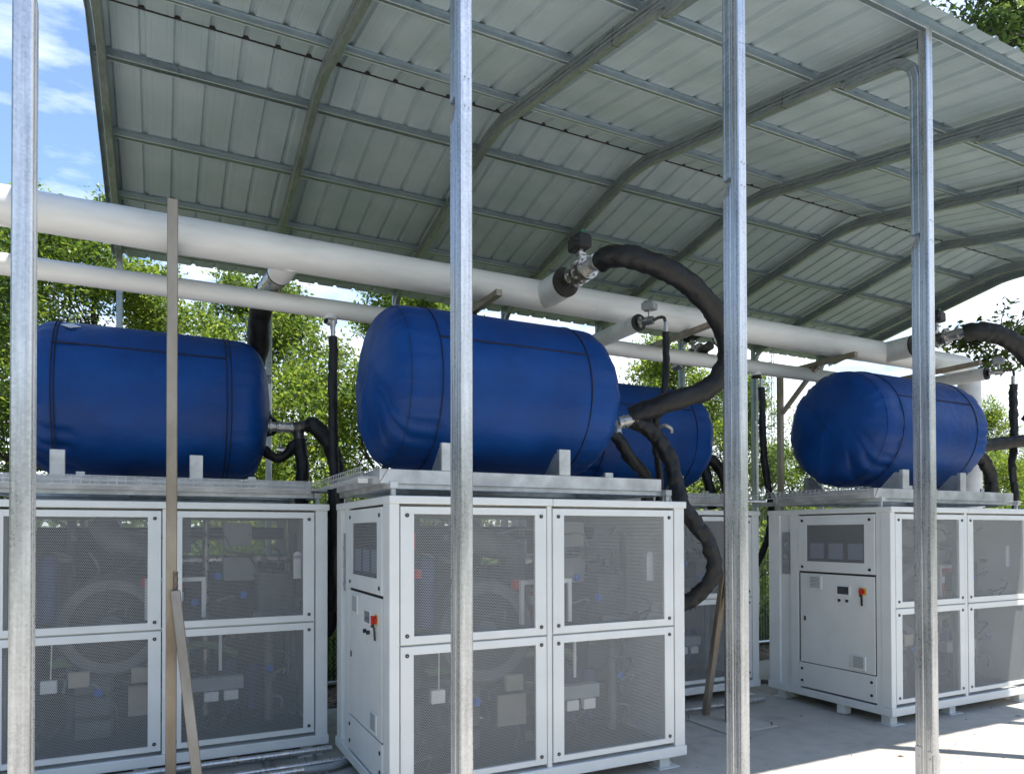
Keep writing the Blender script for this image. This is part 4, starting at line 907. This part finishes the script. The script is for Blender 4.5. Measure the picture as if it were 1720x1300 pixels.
def make_tree(hgt, spread, seed, mt, per=26, size=.055, first_branch=.28, lean=0):
    r = random.Random(seed); W = MB(); tips = []
    def grow(p, d, ln, rad, lev):
        n = 5; pts = [p.copy()]; 
        for k in range(n):
            d = (d+Vector((r.gauss(0, .12), r.gauss(0, .12), r.gauss(.03, .08)))).normalized(); p = p+d*ln/n; pts.append(p.copy())
        W.tube(pts, rad, 8 if lev < 2 else 5, False, rf=lambda Lq, a, t: rad*(1-.5*t))
        if lev >= 2: tips.extend([tuple(q) for q in pts[2:]])
        if lev >= 4: return
        for k in range(r.choice((2, 3)) if lev < 3 else 2):
            a = r.uniform(0, 6.28); tilt = r.uniform(.4, .95); x = d.orthogonal().normalized(); x.rotate(Matrix.Rotation(a, 3, d)); nd = (d*math.cos(tilt)+x*math.sin(tilt)).normalized()
            grow(pts[-1-(k % 2)], nd, ln*r.uniform(.62, .86), rad*.55, lev+1)
    # trunk
    p = Vector((0, 0, -.15)); d = Vector((lean, 0, 1)).normalized(); pts = [p.copy()]; nseg = 12; R0 = hgt*.016
    for k in range(nseg):
        d = (d+Vector((r.gauss(0, .05), r.gauss(0, .05), .03))).normalized(); p = p+d*hgt*.85/nseg; pts.append(p.copy())
    W.tube(pts, R0, 10, False, rf=lambda Lq, a, t: R0*(1.25-1.1*t) if t > .05 else R0*1.5)
    for k in range(int(nseg*first_branch), nseg+1):
        for _ in range(2 if k < nseg else 3):
            t_ = k/nseg; a = r.uniform(0, 6.28); el_ = r.uniform(.25, .75)+.5*t_; nd = Vector((math.cos(a)*math.cos(el_), math.sin(a)*math.cos(el_), math.sin(el_)))
            grow(pts[k], nd, spread*(1.0-.55*t_)*r.uniform(.45, .62), R0*.42*(1-.6*t_), 1)
    return W, leaf_mesh('crown', tips, .30*spread/2.6, per, size, mt), len(tips)
protos = []
for i, a in enumerate(((8.5, 3.0, 11, 'leaf', 15, .050, .30), (7.0, 2.8, 22, 'leaf', 13, .050, .25), (6.2, 2.4, 33, 'leaf', 16, .046, .2), (7.6, 2.6, 44, 'leaf_dark', 9, .06, .25))):
    Wd, lm, nt_ = make_tree(*a); tm = Wd.build('trunk_proto', 'bark'); me = tm.data; bpy.data.objects.remove(tm); protos.append((me, lm))
def tree(p, x, y, sc, rz, label, dz=0):
    t = thing('broadleaf_tree', (x, y, dz), label, 'tree', 'broadleaf trees beyond the fence', rz=rz); t.scale = (sc, sc, sc)
    for nm, me in (('trunk', protos[p][0]), ('crown', protos[p][1])):
        o = bpy.data.objects.new(nm, me); COL.objects.link(o); o.parent = t
TR = [(1, -2.9, 15.5, 1.02, .3, 'tall airy tree at the far left edge beside the blue sky'), (0, -1.0, 14.0, .86, 1.9, 'tree behind the leftmost carport post whose tip rises over the thick pipe'),
      (1, .9, 12.6, .80, 4.0, 'spreading tree behind the braced square pole, above the leftmost tank'), (2, 3.3, 13.2, 1.08, 2.2, 'light green tree behind the gap between the leftmost and middle tanks'),
      (0, 5.2, 15.5, .80, 5.1, 'tree standing behind the middle tank'), (2, 2.0, 16.5, 1.10, .8, 'farther tree seen between the two left tanks'),
      (1, 7.6, 13.4, .82, 3.3, 'tree behind the small valve and looped hose'), (2, 10.2, 14.0, .95, 1.1, 'tree seen between the set-back tank and the third post'),
      (3, 12.6, 13.2, .68, 2.0, 'darker tree behind the thin hose right of the third post'), (2, 15.2, 14.2, .98, 4.4, 'tree behind the left end of the right-hand tank'),
      (1, 18.5, 14.6, .80, .2, 'low tree hidden behind the right-hand tank'), (2, 23.5, 13.6, .92, 3.0, 'bright green tree below the pale sky right of the right-hand tank'), (2, 28.5, 14.8, 1.1, 1.4, 'bright low tree touching the right edge of the picture'),
      (3, -6.5, 15, .95, 2.5, 'dark tree outside the left end of the carport'), (3, -10.5, 8.5, 1.25, .5, 'unseen tree added left of the site, level with the fence'), (0, -11.5, 3.5, 1.1, 1.5, 'unseen tree added left of the site, level with the cabinets'), (3, -10.8, -1.5, 1.25, 3.5, 'unseen tree added left of the site, level with the camera'), (1, -11.5, -7.0, 1.3, 5.5, 'unseen tree added behind and left of the camera'), (1, 13.6, 19, .85, 5.6, 'distant tree in the gap beside the lattice mast')]  # trees left of the site are out of view, added to darken left-facing surfaces
for a in TR: tree(*a)
# hanging maple boughs of a big tree standing to the right
bt = thing('maple_tree', (13.2, 5.2, 0), 'dark maple whose outer boughs hang into the right edge of the picture', 'tree')
W = MB(); tips = []
rr = random.Random(5)
W.tube(spline([(0, 0, -.1), (.1, 0, 3), (-.1, .2, 6), (.0, .1, 9)], 5), .22, 12, False, rf=lambda Lq, a, t: .24*(1-.55*t))
def bough(pts, r0, n_t, sprd):
    sp_ = spline(pts, 8); W.tube(sp_, r0, 6, False, rf=lambda Lq, a, t: r0*(1-.8*t))
    for k in range(n_t):
        p = sp_[int(rr.uniform(.35, 1)*(len(sp_)-1))]; e = p+Vector((rr.gauss(0, sprd), rr.gauss(0, sprd), rr.gauss(0, sprd*.6)))
        W.tube([p, (p+e)/2+Vector((0, 0, .04)), e], .008, 4, False); tips.append(tuple(e)); tips.append(tuple((p+e)/2))
bough([(0, 0, 3.9), (-1.2, .4, 4.45), (-2.0, .7, 4.5), (-2.7, 1.1, 4.3)], .07, 34, .28)
bough([(0, 0, 3.6), (-1.2, .2, 4.1), (-2.2, .5, 4.2), (-2.7, .8, 4.05)], .05, 16, .28)
bough([(0, .1, 6.5), (-1.4, .1, 7.7), (-2.8, .2, 8.2), (-3.9, .3, 8.1)], .07, 110, .42)
bough([(0, .1, 7.5), (-1.5, -.1, 8.7), (-3.0, 0, 8.9), (-3.9, .2, 8.7)], .07, 110, .45)
bough([(0, .1, 8.5), (-.8, -.1, 10), (-2.2, .2, 11), (-3.4, .3, 11.4)], .09, 70, .65)
for k in range(5): bough([(0, .1, 7+.4*k), (1.2*math.cos(k), 1.2*math.sin(k), 9), (2.5*math.cos(k), 2.5*math.sin(k), 10)], .08, 40, .6)
W.build('trunk', 'bark', bt)
lm = leaf_mesh('crown', tips, .19, 20, .055, 'leaf_dark', .7); o = bpy.data.objects.new('crown', lm); COL.objects.link(o); o.parent = bt
# undergrowth
def shrub_mesh(seed, n=150, w_=1.5, h_=1.5, mt='leaf'):
    r = random.Random(seed); C = []
    for _ in range(n):
        a = r.uniform(0, 6.28); q_ = r.random()**.5*w_; C.append((math.cos(a)*q_, math.sin(a)*q_*.7, r.uniform(.1, h_)*(1-.35*q_/w_)))
    me = leaf_mesh('foliage', C, .28, 60, .045, mt, .9)
    q = MB()
    for c in C[:40]: q.tube(spline([(c[0]*.2, c[1]*.2, -.1), (c[0]*.6, c[1]*.6, c[2]*.5), c], 4), .012, 4, False)
    o = q.build('stems', 'bark'); sm = o.data; bpy.data.objects.remove(o); return me, sm
SH = [shrub_mesh(1), shrub_mesh(2, 130, 1.3, 1.9), shrub_mesh(3, 140, 1.7, 2.2, 'leaf')]
for k, (x, y, sc, rz, lb) in enumerate([(-1.6, 10.6, 1.1, 0, 'leafy shrub behind the fence at the far left'), (.9, 10.2, 1.15, 1, 'leafy shrub seen over the leftmost cabinet roof'), (2.2, 10.0, 1.25, 2, 'yellow green shrub in the gap left of the near cabinet'),
                            (4.4, 10.8, 1.2, 3, 'shrub behind the middle tank stand'), (6.6, 10.2, 1.1, 4, 'shrub behind the hoses right of the middle tank'), (8.6, 10.4, 1.2, 5, 'shrub in the gap beside the third post'), (10.4, 10.3, 1.25, 0, 'shrub behind the set-back cabinet corner'),
                            (12.6, 10.9, 1.3, 1, 'shrub under the left end of the right-hand tank'), (15.5, 11.0, 1.4, 2, 'shrub behind the right-hand tank stand'), (19, 11.4, 1.5, 3, 'shrub below the right end of the right-hand tank'), (22.5, 11.8, 1.6, 4, 'bright shrub at the far right edge')]):
    t = thing('shrub', (x, y, -.1), lb, 'shrub', 'shrubs along the fence', rz=rz); t.scale = (sc, sc, sc)
    for nm, me in (('foliage', SH[k % 3][0]), ('stems', SH[k % 3][1])):
        o = bpy.data.objects.new(nm, me); COL.objects.link(o); o.parent = t
# distant wood as a mass
C = [(rng.uniform(-60, 90), rng.uniform(45, 60), rng.uniform(0, 4.5)) for _ in range(2200)]
for _ in range(3600):                                             # unseen ring of wood added round the site to darken reflections
    a = rng.uniform(R(150), R(372)); q_ = rng.uniform(30, 42); C.append((4+q_*math.cos(a), 2+q_*math.sin(a), rng.uniform(0, 9)))
lm = leaf_mesh('distant_wood', C, 1.6, 14, .34, 'leaf_dark', .8); o = bpy.data.objects.new('distant_wood', lm); COL.objects.link(o); tag(o, 'far-off line of woodland behind the site, with an unseen ring added round it', 'woodland', kind='stuff')
# lattice mast
lt = thing('lattice_mast', (50.2, 47.4, 0), 'thin lattice mast far off between the third post and the right-hand tank', 'mast')
q = MB(); hM = 22
for sx, sy in ((-1, -1), (1, -1), (1, 1), (-1, 1)): q.bar((sx*.25, sy*.25, 0), (sx*.12, sy*.12, hM), .03)
q.build('leg', 'dark_grey', lt); q = MB()
for k in range(22):
    a = .25-.13*k/22; b_ = .25-.13*(k+1)/22
    for s1, s2 in (((-1, -1), (1, -1)), ((1, -1), (1, 1)), ((1, 1), (-1, 1)), ((-1, 1), (-1, -1))):
        q.bar((s1[0]*a, s1[1]*a, k), (s2[0]*b_, s2[1]*b_, k+1), .018); q.bar((s1[0]*a, s1[1]*a, k), (s2[0]*a, s2[1]*a, k), .018)
q.build('lattice_bar', 'dark_grey', lt)['kind'] = 'stuff'
